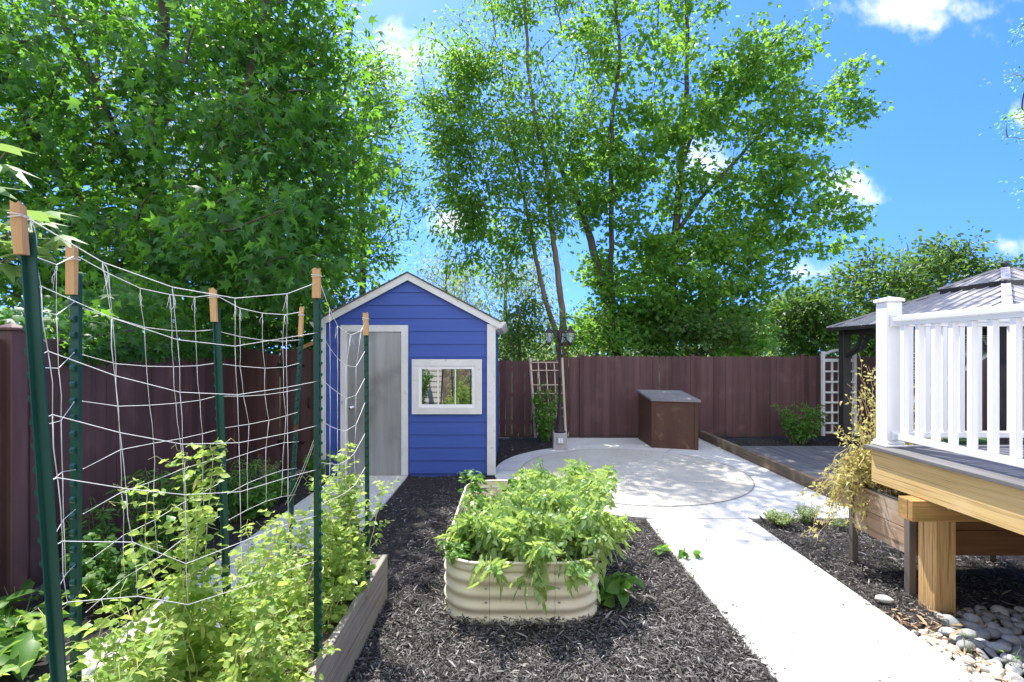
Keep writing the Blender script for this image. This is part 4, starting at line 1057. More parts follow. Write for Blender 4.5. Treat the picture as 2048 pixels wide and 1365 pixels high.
def hip(b, w0, z0, w1, z1, t=.02):
    c = [(GX+sx*w, GY+sy*w, z) for w, z in ((w0, z0), (w1, z1), (w0, z0-t), (w1, z1-t)) for sx, sy in ((-1,-1),(1,-1),(1,1),(-1,1))]
    b.add(c, [(i, (i+1) % 4, 4+(i+1) % 4, 4+i) for i in range(4)]+[(8+i, 12+i, 12+(i+1) % 4, 8+(i+1) % 4) for i in range(4)]+[(i, 8+i, 8+(i+1) % 4, (i+1) % 4) for i in range(4)]+[(4, 5, 6, 7)])
def ribs(b, w0, z0, w1, z1, n):
    for side in range(4):
        c, s = [(1, 0), (0, 1), (-1, 0), (0, -1)][side]
        def wp(u, w): return Vector((GX+c*w-s*u, GY+s*w+c*u, z0+(z1-z0)*(w0-w)/(w0-w1)+.010))
        for k in range(n):
            u = -w0+2*w0*(k+.5)/n; we = max(abs(u), w1)
            if w0-we < .03: continue
            b.beam(wp(u, w0), wp(u, we), .022, .024)
    for sx, sy in ((-1,-1),(1,-1),(1,1),(-1,1)): b.beam((GX+sx*w0, GY+sy*w0, z0+.014), (GX+sx*w1, GY+sy*w1, z1+.014), .10, .03)
b = MB(); hip(b, GW, 2.155, .40, 2.74); ribs(b, GW, 2.155, .40, 2.74, 16); r1 = b.build('roof', 'roof_metal', gz)
b = MB()
for s in (-1, 1):
    b.box((GX-GW-.01, GY+s*(GW+.006)-.006, 2.10), (GX+GW+.01, GY+s*(GW+.006)+.006, 2.165)); b.box((GX+s*(GW+.0055)-.006, GY-GW+.001, 2.101), (GX+s*(GW+.0055)+.006, GY+GW-.001, 2.166))
b.build('eave_fascia', 'gazebo_metal', r1)
b = MB(); hip(b, .56, 2.735, .06, 2.985); ribs(b, .56, 2.735, .06, 2.985, 7); r2 = b.build('upper_roof', 'roof_metal', gz)
b = MB()
for s in (-1, 1):
    b.box((GX-.57, GY+s*.566-.006, 2.64), (GX+.57, GY+s*.566+.006, 2.742)); b.box((GX+s*.5655-.006, GY-.559, 2.641), (GX+s*.5655+.006, GY+.559, 2.743))
b.build('vent_skirt', 'gazebo_metal', r2)
b = MB(); b.lathe([(.001, 0), (.05, .002), (.03, .02), (.02, .04), (.045, .065), (.055, .09), (.045, .12), (.001, .14)], (GX, GY, 2.985), 12); b.build('finial', 'gazebo_metal', r2)
# hammock with its stand, seen between the balusters
hm = thing('hammock', 'white corded hammock on a white stand seen between the balusters', 'hammock', (7.2, 7.2, .145))
hk = P(2032, 668, 7.3); b = MB(); e0 = P(1780, 830, 7.3)
b.beam(e0, P(2034, 672, 7.3), .05, .05); b.beam((e0.x-.3, 7.3, .175), (10.0, 7.3, .175), .06, .06); b.beam(e0, (e0.x, 7.3, .205), .05, .05); b.build('stand', 'white_vinyl', hm)
b = MB()
for k in range(13):
    f = k/12; e = Vector((5.9, 7.0+.9*f, 1.95-.62*f*1.0+.2*math.sin(f*3))); b.tube(curve_pts(hk, Vector((5.95, 6.9+.9*f, 1.98-.9*f)), .04, 5), .006, 4)
b.build('cords', 'string', hm, fix=False)

# ================================================================== LAMP, TRELLISES, BOX
lp = thing('lamp_post', 'dark garden lamp post with glass lanterns on a concrete block', 'lamp post', (.845, 8.52, 0))
lx, ly = .845, 8.54
b = MB(); b.bbox((lx-.12, ly-.12, -.05), (lx+.12, ly+.12, .285), .008); blk = b.build('concrete_block', 'block', lp)
b = MB(); b.bbox((lx-.065, ly-.142, .10), (lx+.065, ly-.121, .235), .006); ou = b.build('outlet_cover', 'grey_plastic', blk)
b = MB(); b.bbox((lx-.040, ly-.149, .125), (lx-.004, ly-.1425, .21), .003); b.bbox((lx+.004, ly-.149, .125), (lx+.040, ly-.1425, .21), .003); b.build('outlet_flap', 'white_vinyl', ou)
b = MB(); b.lathe([(.10, .286), (.10, .31), (.085, .33), (.075, .36), (.062, .50), (.050, .60), (.046, .66), (.054, .68), (.046, .70), (.034, .72), (.027, .80), (.026, 1.24), (.033, 1.25), (.033, 1.275), (.025, 1.285), (.022, 1.90), (.034, 1.92), (.040, 1.95), (.042, 2.06), (.030, 2.09), (.014, 2.10), (.018, 2.12), (.006, 2.16), (.002, 2.21)], (lx, ly, 0), 12); b.build('pole', 'lamp_metal', lp)
for k, a in enumerate((178, -2, 75)):
    c, s = math.cos(math.radians(a)), math.sin(math.radians(a)); q = (lx+c*.185, ly+s*.185)
    b = MB(); b.tube([(lx+c*.03, ly+s*.03, 1.99), (lx+c*.09, ly+s*.09, 1.965), (lx+c*.15, ly+s*.15, 1.90), (q[0], q[1], 1.85)], .008, 6); ar = b.build('lamp_arm', 'lamp_metal', lp)
    b = MB(); b.lathe([(.004, 1.81), (.022, 1.825), (.034, 1.845), (.036, 1.87), (.026, 1.873)], (*q, 0), 12); b.lathe([(.082, 2.045), (.084, 2.052), (.060, 2.085), (.022, 2.12), (.010, 2.135), (.012, 2.15), (.002, 2.17)], (*q, 0), 12)
    for i in range(6):
        t = i*math.pi/3; b.tube([(q[0]+r*math.cos(t), q[1]+r*math.sin(t), z) for r, z in ((.034, 1.87), (.060, 1.91), (.076, 1.97), (.079, 2.045))], .0035, 4)
    ln = b.build('lantern', 'lamp_metal', lp)
    b = MB(); b.lathe([(.026, 1.875), (.055, 1.908), (.071, 1.97), (.074, 2.043)], (*q, 0), 14); b.build('lantern_glass', 'lamp_glass', ln)
t = thing('trellis', 'tan wooden fan trellis leaning on the back fence behind the lamp post', 'trellis', (.75, 9.4, 0))
def TP(px, py): 
    u = (880-py)/165.0; return P(px, py, 9.40+.16*u)
b = MB()
for a, c in (((1060, 716), (1071, 876)), ((1124, 716), (1131, 866))): b.beam(TP(*a), TP(*c), .04, .035)
for fr in (.25, .5, .75):
    b.beam(TP(1060+64*fr, 724), TP(1070+60*fr, 862), .022, .014)
b.build('uprights', 'tan_wood', t)
b = MB()
for py in (725, 741, 770, 787, 816, 833, 862):
    u = (py-716)/160; b.beam(TP(1060+11*u, py)+Vector((0, -.018, 0)), TP(1124+7*u, py)+Vector((0, -.018, 0)), .018, .022, up=(0, 1, 0))
b.build('crossbars', 'tan_wood', t)
herb('climbing_vine', 'dark leafy vine climbing the tan trellis behind the lamp post', 'vine', (.61, 9.30, 0), 1.05, .34, 18, 34, MAPLE, .085, 'leaf_herb', seed=90, lo=.05, droop=.4)
t = thing('trellis', 'white arched lattice trellis standing against the fence behind the gazebo post', 'trellis', (6.35, 9.4, 0))
def WP(px, py): return P(px, py, 9.42)
b = MB()
for px in (1646, 1709): b.beam(WP(px, 703), WP(px, 872), .055, .05)
for px in (1664, 1678, 1692): b.beam(WP(px, 722), WP(px, 866), .026, .03)
b.build('uprights', 'white_vinyl', t)
b = MB()
for py in (721, 743, 764, 785, 805, 825, 846, 865): b.beam(WP(1649, py)+Vector((0, -.028, 0)), WP(1706, py)+Vector((0, -.028, 0)), .026, .034 if py > 722 else .06, up=(0, 0, 1))
for a, c in (((1648, 708), (1663, 702)), ((1663, 702), (1678, 700)), ((1678, 700), (1693, 702)), ((1693, 702), (1708, 708))): b.beam(WP(*a)+Vector((0, -.02, 0)), WP(*c)+Vector((0, -.02, 0)), .03, .04)
b.build('crossbars', 'white_vinyl', t)
herb('shrub', 'glossy green rounded shrub against the fence by the white trellis', 'shrub', (5.35, 9.05, 0), .72, .44, 26, 34, OVAL, .10, 'leaf_herb', seed=91, lo=.15, sr=.006)
# brown storage box
bx = thing('storage_box', 'brown wooden storage box with a sloping grey slate lid before the fence', 'box', (2.9, 8.9, 0))
fl, frt = Vector((2.50, 8.62)), Vector((3.24, 8.40)); dv = Vector((-.02, .86)); dz = (.83, .93)
c4 = [fl, frt, frt+dv, fl+dv]
b = MB(); b.add([(*c4[0], 0), (*c4[1], 0), (*c4[2], 0), (*c4[3], 0), (*c4[0], dz[0]), (*c4[1], dz[0]), (*c4[2], dz[1]), (*c4[3], dz[1])], [(3,2,1,0),(4,5,6,7),(0,1,5,4),(1,2,6,5),(2,3,7,6),(3,0,4,7)])
b.build('box_body', 'box_brown', bx)
b = MB(); ctr = (c4[0]+c4[2])/2
ex = [ctr+(c-ctr)*1.075 for c in c4]; b.add([(*ex[i], (dz[0] if i < 2 else dz[1])+.003+h) for h in (0, .035) for i in range(4)], [(3,2,1,0),(4,5,6,7),(0,1,5,4),(1,2,6,5),(2,3,7,6),(3,0,4,7)])
b.build('lid', 'slate', bx)
fv = (frt-fl).normalized(); nn = Vector((fv.y, -fv.x))
for p_ in (fl+fv*.012, frt-fv*.035):
    b = MB(); b.beam((*(p_+nn*.006), .0), (*(p_+nn*.006), dz[0]-.004), .018, .05, up=(fv.x, fv.y, 0)); b.build('corner_batten', 'box_brown', bx)


# ================================================================== GARDEN PLANTS ON THE LEFT
HB = [('hosta', 'hosta with long arching leaves in the lower left corner', (-2.72, 2.58), .22, .22, 22, 4, HOSTA, .22, 'leaf_lush'),
      ('hosta', 'hosta clump behind the nearest T post beside the fence', (-2.95, 2.88), .24, .22, 20, 4, HOSTA, .20, 'leaf_lush'),
      ('hosta', 'shaded hosta against the foot of the left fence', (-3.08, 2.6), .26, .2, 16, 4, HOSTA, .2, 'leaf_herb'),
      ('lemon_balm', 'lemon balm with toothed leaves beside the path edge', (-2.62, 3.25), .36, .22, 16, 22, ROUND, .065, 'leaf_lush'),
      ('lemon_balm', 'bushy lemon balm between the two nearest T posts', (-2.88, 3.35), .42, .22, 16, 22, ROUND, .065, 'leaf_lush'),
      ('lemon_balm', 'low dark mint patch beside the path under the tall peas', (-2.62, 3.75), .30, .2, 14, 20, ROUND, .06, 'leaf_herb'),
      ('phlox', 'upright leafy phlox against the brown fence', (-3.0, 4.05), .70, .24, 16, 38, LANCE, .10, 'leaf_herb'),
      ('phlox', 'tallest phlox with pointed shoots left of the tall peas', (-2.95, 4.5), .78, .22, 15, 38, LANCE, .10, 'leaf_herb'),
      ('phlox', 'shaded phlox clump behind the tall peas', (-2.8, 4.9), .60, .24, 14, 34, LANCE, .09, 'leaf_herb'),
      ('phlox', 'dark phlox close to the fence post', (-3.25, 3.75), .55, .2, 12, 32, LANCE, .09, 'leaf_herb'),
      ('strawberry_plant', 'low leafy ground cover clump beside the side path', (-2.68, 5.0), .30, .22, 18, 16, ROUND, .085, 'leaf_herb'),
      ('strawberry_plant', 'broad leaved clump behind the middle T post by the path', (-2.75, 5.5), .34, .26, 20, 16, ROUND, .085, 'leaf_herb'),
      ('lavender', 'grey green lavender in front of the garden gate', (-3.0, 5.9), .42, .2, 22, 22, LANCE, .045, 'leaf_sedum'),
      ('shrub', 'round green shrub at the left corner of the blue shed', (-2.58, 6.45), .36, .2, 16, 26, ROUND, .075, 'leaf_herb'),
      ('lemon_balm', 'leafy mint under the middle of the left fence', (-3.2, 5.0), .45, .2, 12, 22, ROUND, .06, 'leaf_herb')]
for i, (nm, lab, (x, y), h, sp, st, per, tm, ls, mt) in enumerate(HB):
    herb(nm, lab, nm.replace('_', ' '), (x, y, -.01), h, sp, st, per, tm, ls, mt, seed=400+i, lo=.1 if nm != 'hosta' else .5, droop=.25 if nm != 'hosta' else .1, curl=.25 if nm == 'hosta' else 0)
for k_, (x_, y_, lab_) in enumerate(((-2.95, .6, 'leafy bush between fence and side path nearest the house'), (-2.9, -1.2, 'tall bush by the house wall at the end of the side path'), (-.9, -1.4, 'rounded bush by the house wall beside the side path'))):
    herb('shrub', lab_, 'shrub', (x_, y_, 0), 1.5, .5, 40, 46, OVAL, .12, 'leaf_herb', seed=500+k_, lo=.1, sr=.008)
# fig at the left edge
def fig():
    rng = np.random.default_rng(4); base = Vector((-3.05, 2.3, 0)); t = thing('fig_tree', 'young fig tree with big pale lobed leaves at the left edge', 'fig tree', base)
    sb = MB(); pos = []; tip = []
    ends = [P(60, 440, 2.2), P(120, 470, 2.3), P(40, 500, 2.2), P(10, 305, 2.3), P(-20, 330, 2.2), P(-60, 420, 2.2), P(-80, 560, 2.1), P(95, 425, 2.35), P(-30, 480, 2.3), P(-90, 300, 2.3), P(20, 440, 2.4)]
    fork = base+Vector((.05, 0, 1.75)); sb.tube(bez(base, fork, 0, 6, .05), .022, 6)
    for e in ends:
        br = bez(fork, e, .02, 8, .10); sb.tube(br, [.009*(1-.7*k/7) for k in range(8)], 5)
        for k in range(4):
            a = rng.uniform(-.9, .9) if k else 0; pos.append((e-(e-br[5])*.25*k)[:]); tip.append((math.sin(a)+.7*(k % 2*2-1)*(k > 0)+.5, math.cos(a)*-.35, rng.uniform(-.25, .15)))
    sb.build('trunk', 'bark_light', t, fix=False); n = len(pos); nor = rng.normal(0, .3, (n, 3)); nor[:, 2] += 1; nor[:, 1] -= .3
    leaves('foliage', FIG, np.array(pos), np.array(tip), nor, rng.uniform(.13, .20, n), 'leaf_fig', t, bend=.15, rng=rng)
fig()
# ivy hanging over the left fence
def ivy():
    rng = np.random.default_rng(9); base = Vector((-3.75, 5.4, 0)); t = thing('climbing_vine', 'ivy with star shaped leaves spilling over the top of the side fence', 'vine', base)
    n = 2300; y = rng.uniform(3.7, 7.3, n); env = .10+.42*np.clip((y-3.5)/1.2, 0, 1)
    x = np.array([LFX(v) for v in y])-rng.uniform(-.10, .60, n); z = 1.68+rng.random(n)**1.3*env*1.6
    x = np.where(z < 1.82, np.maximum(x, np.array([LFX(v) for v in y])+.03), x)
    pos = np.stack([x, y, z], 1); tip = rng.normal(0, .5, (n, 3)); tip[:, 0] += .5; tip[:, 1] -= .3; tip[:, 2] -= .7; nor = rng.normal(0, .4, (n, 3)); nor[:, 2] += .7; nor[:, 0] += .5
    b = MB()
    for k in range(14):
        yy = R.uniform(3.8, 7.2); b.tube([(LFX(yy)-.25, yy, 0), (LFX(yy)-.2, yy+.1, 1.0), (LFX(yy)-.12, yy+R.uniform(-.3, .3), 1.8), (LFX(yy)+.05, yy+R.uniform(-.6, .6), 1.9)], .008, 5)
    b.build('stems', 'bark', t, fix=False)
    leaves('foliage', STAR, pos, tip, nor, rng.uniform(.07, .13, n), 'leaf_gum', t, bend=.15, rng=rng)
ivy()

# ================================================================== TREES
g0 = P(315, 0, 8.0).x
tree('sweetgum_tree', 'biggest tree, a sweetgum with star shaped leaves overhanging the side fence', 'tree',
     [([(g0, 8, -.1), (g0, 8, 2.5), (g0-.03, 8, 4.5), (g0+.1, 8, 7), (g0+.2, 8, 10.5)], .19, .06),
      ([(g0, 8, 1.6), P(264, 519, 7.8), P(132, 374, 7.4), P(66, 264, 7.2), P(10, 150, 7.0)], .11, .05),
      ([(g0, 8, 3.6), P(211, 229, 7.6), P(167, 123, 7.4), P(110, 10, 7.2), P(60, -150, 7)], .09, .04),
      ([(g0, 8, 2.4), P(420, 420, 7.4), P(480, 250, 7.0), P(520, 60, 6.8), P(560, -120, 6.8)], .08, .03)],
     [((-5.9, 8.3, 5.4), (3.4, 1.4, 3.9), 210), ((-3.9, 6.7, 4.4), (1.25, .95, 2.1), 90), ((-3.5, 7.2, 6.4), (1.2, 1.1, 2.2), 70), ((-5.2, 6.6, 3.0), (1.9, .8, 1.0), 75), ((-7.6, 6.6, 4.2), (1.4, 1.0, 2.6), 60),
      ((-4.7, 8.6, 8.6), (2.0, 1.2, 2.0), 50), ((-3.15, 7.3, 3.2), (.9, .7, 1.0), 50), ((-3.0, 5.6, 3.0), (.75, .5, .75), 26), ((-2.7, 7.3, 4.6), (.6, .6, .9), 18), ((-6.6, 7.0, 5.6), (1.7, .7, 2.0), 80)],
     STAR, .15, 40, 'leaf_gum', seed=21, crad=.52, droop=.75)
def tr_simple(lab, px, d, ytop, ybot, wpx, clusters, per, tmpl, ls, mat, seed, name='tree', group=None, trunk_r=.10, crad=.5, zb=0, droop=.4, depth=None, bark='bark', flat=.6):
    c = P(px, (ytop+ybot)/2, d); rx = wpx/2*d/F; rz = (ybot-ytop)/2*d/F
    tree(name, lab, 'tree', [([(c.x, d, -.1), (c.x+.05, d, c.z-rz*.6), (c.x, d, c.z), (c.x+.1, d, c.z+rz*.7)], trunk_r, trunk_r*.3)],
         [(c, (rx, depth or rx*.8, rz), clusters)], tmpl, ls, per, mat, bark=bark, seed=seed, crad=crad, group=group, droop=droop, flat=flat)
tr_simple('loose pear tree with small leaves between the sweetgum and the open sky', 720, 12.5, 60, 600, 235, 220, 62, OVAL, .115, 'leaf_pear', 22, 'pear_tree', trunk_r=.10, crad=.42)
BGG = 'sunlit trees behind the left fence'
tr_simple('sunlit yellow green tree glimpsed through the sweetgum beyond its leaning limbs', 190, 15, -120, 640, 700, 230, 60, OVAL, .15, 'leaf_far', 23, 'broadleaf_tree', BGG, .16, .8)
tr_simple('sunlit tree glimpsed through the sweetgum just left of the shed roof', 520, 15, 120, 690, 420, 130, 60, OVAL, .15, 'leaf_far', 24, 'broadleaf_tree', BGG, .16, .7)
tr_simple('low dark bushy tree behind the gate and the shed roof', 590, 9.6, 520, 720, 330, 120, 80, OVAL, .12, 'leaf_dark', 25, 'broadleaf_tree', None, .08, .45)
# twin stemmed elm beside the lamp post
D3 = 10.9
tree('elm_tree', 'slender twin stemmed elm with narrow leaves rising behind the lamp post', 'tree',
     [([P(1134, 860, D3), P(1131, 690, D3), P(1122, 600, D3), P(1112, 520, D3), P(1101, 440, D3), P(1098, 380, D3), P(1090, 320, D3), P(1072, 250, D3), P(1055, 120, D3), P(1048, -60, D3)], .085, .03),
      ([P(1134, 860, D3+.1), P(1112, 665, D3+.1), P(1088, 590, D3+.1), P(1072, 520, D3+.1), P(1060, 450, D3+.1), P(1048, 395, D3+.1), P(1036, 330, D3+.1), P(1010, 240, D3+.1)], .07, .022),
      ([P(1101, 455, D3), P(1075, 438, D3-.1), P(1030, 418, D3-.2), P(970, 412, D3-.3), P(930, 405, D3-.3)], .03, .01)],
     [(P(1050, 120, D3), (2.0, 1.5, 2.5), 100), (P(960, 260, D3), (1.45, 1.1, 1.7), 85), (P(1010, 400, D3), (1.55, 1.1, 1.0), 42), (P(1050, -180, D3), (2.4, 1.6, 2.4), 36), (P(985, 500, D3), (1.1, .8, .95), 34), (P(1090, 430, D3), (.9, .8, .8), 20),
      (P(895, 170, D3), (.9, .8, 1.5), 34), (P(880, 420, D3), (.5, .6, 1.0), 14), (P(1120, 300, D3), (.9, 1.0, 1.2), 28)],
     t_oval(.21), .12, 74, 'leaf_elm', bark='bark_light', seed=31, crad=.38, flat=.6, droop=.7, limb=(.008, .005))
D4 = 11.6
tree('maple_tree', 'broad multi stemmed maple behind the middle of the back fence', 'tree',
     [([P(1240, 870, D4), P(1228, 660, D4), P(1200, 560, D4), P(1182, 480, D4), P(1160, 410, D4), P(1125, 345, D4), P(1100, 280, D4)], .14, .04),
      ([P(1335, 870, D4+.3), P(1340, 620, D4+.3), P(1348, 500, D4+.3), P(1356, 400, D4+.3), P(1362, 320, D4+.3), P(1372, 200, D4+.3), P(1376, 60, D4+.3), P(1372, -120, D4+.3)], .12, .04),
      ([P(1362, 330, D4+.3), P(1385, 270, D4+.2), P(1450, 190, D4+.1), P(1530, 110, D4), P(1580, 40, D4)], .055, .012),
      ([P(1350, 470, D4+.3), P(1400, 400, D4+.1), P(1500, 290, D4), P(1600, 210, D4-.1), P(1700, 150, D4-.1)], .06, .010),
      ([P(1228, 690, D4), P(1222, 560, D4), P(1222, 400, D4-.2), P(1222, 250, D4-.2), P(1240, 120, D4-.2), P(1225, -60, D4-.2)], .075, .03)],
     [(P(1320, 100, D4), (2.4, 1.6, 2.2), 74), (P(1240, 330, D4), (1.4, 1.4, 1.6), 56), (P(1400, 330, D4), (2.2, 1.4, 1.5), 76), (P(1345, 560, D4), (2.2, 1.4, 1.45), 150),
      (P(1530, 160, D4), (1.35, 1.0, 2.0), 52), (P(1600, 400, D4), (1.25, .9, 1.1), 30), (P(1650, 220, D4), (.95, .5, .8), 14), (P(1690, 480, D4), (.7, .5, .5), 6), (P(1700, 150, D4), (.4, .3, .3), 3), (P(1350, -190, D4), (2.8, 1.8, 2.4), 26), (P(1490, 510, D4), (1.3, 1.0, 1.0), 32), (P(1250, 650, D4), (1.3, .9, .6), 46), (P(1450, 655, D4-.3), (1.2, .7, .55), 30)],
     MAPLE, .125, 70, 'leaf_maple', seed=32, crad=.40, flat=.6, droop=.55, limb=(.008, .005))
tr_simple('pale yellow green willow far behind the shed roof', 1010, 18, 490, 720, 250, 90, 90, NARROW, .17, 'leaf_willow', 33, 'willow_tree', trunk_r=.12, crad=.6, droop=1.2, flat=1.2)
tr_simple('feathery pale treetop peeking over the right slope of the shed roof', 890, 19, 495, 700, 170, 50, 80, NARROW, .16, 'leaf_willow', 34, 'willow_tree', trunk_r=.10, crad=.6, droop=1.2, flat=1.2)
tr_simple('dark shrub over the back fence between shed and lamp post', 1035, 10.6, 590, 730, 150, 50, 60, OVAL, .085, 'leaf_dark', 35, 'shrub', trunk_r=.05, crad=.3)
tr_simple('leafy shrub over the back fence just right of the lamp post', 1190, 10.8, 600, 725, 140, 40, 55, OVAL, .085, 'leaf_maple', 36, 'shrub', trunk_r=.05, crad=.3)
tr_simple('dense shrub over the fence behind the brown storage box', 1390, 10.9, 610, 730, 260, 70, 55, MAPLE, .10, 'leaf_dark', 37, 'shrub', trunk_r=.05, crad=.32)
tr_simple('bright yellow green bush far beyond the fence right of the maple', 1475, 19, 645, 720, 110, 36, 60, ROUND, .15, 'leaf_willow', 38, 'shrub', trunk_r=.06, crad=.4)
tr_simple('hazy green treetop in the far distance right of the maple', 1550, 30, 595, 715, 130, 50, 60, OVAL, .28, 'leaf_far', 39, 'broadleaf_tree', trunk_r=.14, crad=.9)
RG = 'dark bushy trees beyond the fence on the right'
tr_simple('dark tree between the maple and the gazebo, lowest of the right row', 1625, 12.8, 560, 725, 180, 70, 80, OVAL, .135, 'leaf_dark', 40, 'broadleaf_tree', RG, .09, .42)
tr_simple('dark loose topped tree rising behind the gazebo eave', 1745, 13.2, 500, 725, 240, 110, 85, OVAL, .135, 'leaf_dark', 41, 'broadleaf_tree', RG, .10, .45)
tr_simple('tallest of the dark trees behind the gazebo roof', 1880, 13.5, 455, 725, 230, 120, 85, OVAL, .135, 'leaf_dark', 42, 'broadleaf_tree', RG, .10, .45)
tr_simple('dark tree at the right behind the gazebo finial', 2020, 13.2, 520, 725, 200, 70, 85, OVAL, .135, 'leaf_dark', 43, 'broadleaf_tree', RG, .10, .45)
tr_simple('sparse tree whose twigs enter at the right edge of the sky', 2125, 11, -60, 540, 190, 60, 36, OVAL, .075, 'leaf_elm', 44, 'broadleaf_tree', trunk_r=.09, crad=.32)
FG = 'far trees closing the view beyond the fence'
for i, (px, d, yt, w) in enumerate(((-120, 24, 560, 500), (330, 26, 600, 420), (760, 28, 640, 360), (1130, 30, 640, 380), (1330, 27, 640, 300), (1700, 26, 620, 380), (1980, 26, 600, 360))):
    tr_simple('distant green tree low behind the nearer trees and fence', px, d, yt, 730, w, 46, 60, OVAL, .32, 'leaf_far', 60+i, 'broadleaf_tree', FG, .14, 1.1)

# ================================================================== SKY, SUN, CAMERA
sdir = Vector((-.25, .48, 1.0)).normalized()
elev = math.asin(sdir.z); azim = math.atan2(sdir.x, sdir.y)
w = bpy.data.worlds.new('World'); SC.world = w; w.use_nodes = True
nt = w.node_tree; L = nt.links.new; bg = nt.nodes['Background']
sky = N(nt, 'ShaderNodeTexSky', sky_type='NISHITA', sun_disc=False); sky.sun_elevation = elev; sky.sun_rotation = azim
sky.air_density = 1.0; sky.dust_density = .3; sky.ozone_density = 2.0
tcs = N(nt, 'ShaderNodeTexCoord'); va = N(nt, 'ShaderNodeVectorMath', operation='ADD'); va.inputs[1].default_value = (0, 0, .22)
vn = N(nt, 'ShaderNodeVectorMath', operation='NORMALIZE'); L(tcs.outputs['Generated'], va.inputs[0]); L(va.outputs[0], vn.inputs[0]); L(vn.outputs[0], sky.inputs['Vector'])
hs = N(nt, 'ShaderNodeHueSaturation'); hs.inputs['Saturation'].default_value = 1.25; hs.inputs['Value'].default_value = 1.0
L(sky.outputs[0], hs.inputs['Color'])
tc = N(nt, 'ShaderNodeTexCoord'); sx = N(nt, 'ShaderNodeSeparateXYZ'); L(tc.outputs['Generated'], sx.inputs[0])
def mth(op, a, b_=None, c=None, clamp=False):
    n_ = N(nt, 'ShaderNodeMath', operation=op); n_.use_clamp = clamp
    for i, v in enumerate((a, b_, c)):
        if v is None: continue
        if isinstance(v, (int, float)): n_.inputs[i].default_value = v
        else: L(v, n_.inputs[i])
    return n_.outputs[0]
ysafe = mth('MAXIMUM', sx.outputs[1], .02)
u = mth('DIVIDE', sx.outputs[0], ysafe); v = mth('DIVIDE', sx.outputs[2], ysafe)
cb = N(nt, 'ShaderNodeCombineXYZ'); L(u, cb.inputs[0]); L(v, cb.inputs[1])
nz = N(nt, 'ShaderNodeTexNoise'); nz.inputs['Scale'].default_value = 9; nz.inputs['Detail'].default_value = 9; nz.inputs['Roughness'].default_value = .58; L(cb.outputs[0], nz.inputs['Vector'])
nz2 = N(nt, 'ShaderNodeTexNoise'); nz2.inputs['Scale'].default_value = 26; nz2.inputs['Detail'].default_value = 6; L(cb.outputs[0], nz2.inputs['Vector'])
nn_ = mth('ADD', mth('MULTIPLY', mth('SUBTRACT', nz.outputs['Fac'], .5), 2.6), mth('MULTIPLY', mth('SUBTRACT', nz2.outputs['Fac'], .5), 1.0))
tot = None
CL = [(1850, 5, 220, 80, 1), (1960, -30, 140, 60, 1), (1700, 372, 84, 60, 1), (1660, 405, 66, 40, .9), (815, 115, 105, 90, 1), (770, 135, 66, 50, .95), (930, 445, 110, 45, .95), (870, 465, 40, 18, .6), (1400, 325, 120, 60, .85), (2040, 232, 42, 34, .9),
      (2025, 490, 60, 30, .7), (1630, 545, 150, 36, .5)]
for px, py, a, b2, k in CL:
    u0 = (px-CXP)/F; v0 = (HY-py)/F
    du = mth('DIVIDE', mth('SUBTRACT', u, u0), a/F); dvv = mth('DIVIDE', mth('SUBTRACT', v, v0), b2/F)
    rr_ = mth('SQRT', mth('ADD', mth('MULTIPLY', du, du), mth('MULTIPLY', dvv, dvv)))
    m_ = mth('MULTIPLY', mth('SUBTRACT', 1.15, rr_), k)
    tot = m_ if tot is None else mth('MAXIMUM', tot, m_)
f1 = mth('ADD', tot, nn_)
sm = N(nt, 'ShaderNodeMapRange', interpolation_type='SMOOTHSTEP'); sm.inputs[1].default_value = .2; sm.inputs[2].default_value = 1.35; L(f1, sm.inputs[0])
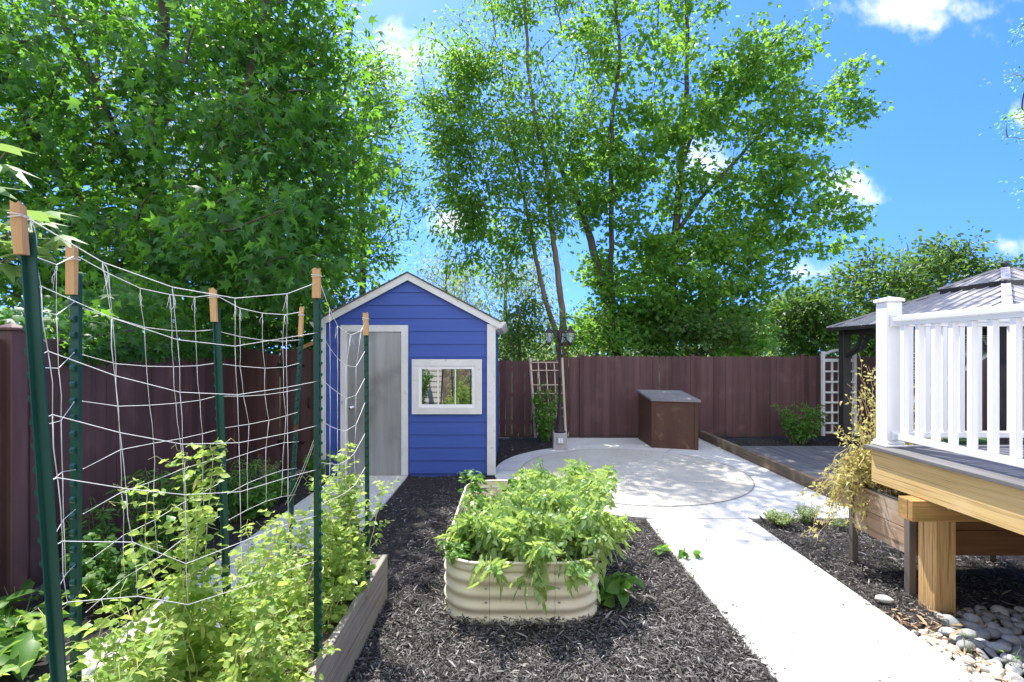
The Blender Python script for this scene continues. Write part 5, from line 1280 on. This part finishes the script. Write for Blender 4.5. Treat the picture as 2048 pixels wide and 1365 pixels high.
# unseen bright cloud, added overhead and behind the viewer to lift the shade
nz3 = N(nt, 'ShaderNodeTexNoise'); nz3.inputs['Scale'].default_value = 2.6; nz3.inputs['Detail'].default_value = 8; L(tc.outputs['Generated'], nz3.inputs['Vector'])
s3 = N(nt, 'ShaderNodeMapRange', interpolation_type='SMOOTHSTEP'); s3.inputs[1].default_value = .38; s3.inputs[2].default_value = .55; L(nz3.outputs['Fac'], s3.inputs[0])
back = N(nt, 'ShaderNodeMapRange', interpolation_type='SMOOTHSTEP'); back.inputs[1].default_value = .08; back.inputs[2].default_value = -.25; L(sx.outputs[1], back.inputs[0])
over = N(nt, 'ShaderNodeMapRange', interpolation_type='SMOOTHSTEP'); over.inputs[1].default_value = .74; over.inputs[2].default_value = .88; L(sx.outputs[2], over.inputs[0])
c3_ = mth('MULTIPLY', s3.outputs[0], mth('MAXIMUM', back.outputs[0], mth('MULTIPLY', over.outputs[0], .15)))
gate = mth('MULTIPLY', sm.outputs[0], mth('GREATER_THAN', sx.outputs[1], .05))
mx = N(nt, 'ShaderNodeMix', data_type='RGBA'); mx.inputs[7].default_value = (3.0, 3.1, 3.25, 1); L(gate, mx.inputs[0]); tn = N(nt, 'ShaderNodeMix', data_type='RGBA', blend_type='MULTIPLY'); tn.inputs[0].default_value = 1; tn.inputs[7].default_value = (.45, .54, .83, 1); L(hs.outputs[0], tn.inputs[6]); L(tn.outputs[2], mx.inputs[6])
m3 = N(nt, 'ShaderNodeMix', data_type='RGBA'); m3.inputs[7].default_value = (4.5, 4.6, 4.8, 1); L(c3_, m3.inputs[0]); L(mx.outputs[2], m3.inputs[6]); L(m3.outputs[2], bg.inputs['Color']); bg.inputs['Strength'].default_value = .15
ld = bpy.data.lights.new('sun', 'SUN'); ld.energy = 3.3; ld.angle = math.radians(.53); ld.color = (1, .955, .88)
lo_ = bpy.data.objects.new('sun', ld); COL.objects.link(lo_); lo_.rotation_euler = sdir.to_track_quat('Z', 'Y').to_euler(); lo_.location = sdir*30
cd = bpy.data.cameras.new('camera'); cd.sensor_width = 36; cd.lens = F/2048*36; cd.shift_y = (HY-682.5)/2048; cd.clip_start = .05; cd.clip_end = 1500
co = bpy.data.objects.new('camera', cd); COL.objects.link(co); co.location = (0, 0, EYE); co.rotation_euler = (math.radians(90), 0, 0); SC.camera = co
SC.view_settings.view_transform = 'Standard'; SC.view_settings.look = 'None'; SC.view_settings.exposure = 1.75; SC.view_settings.gamma = 1.0
SC.cycles.max_bounces = 8; SC.cycles.transparent_max_bounces = 6
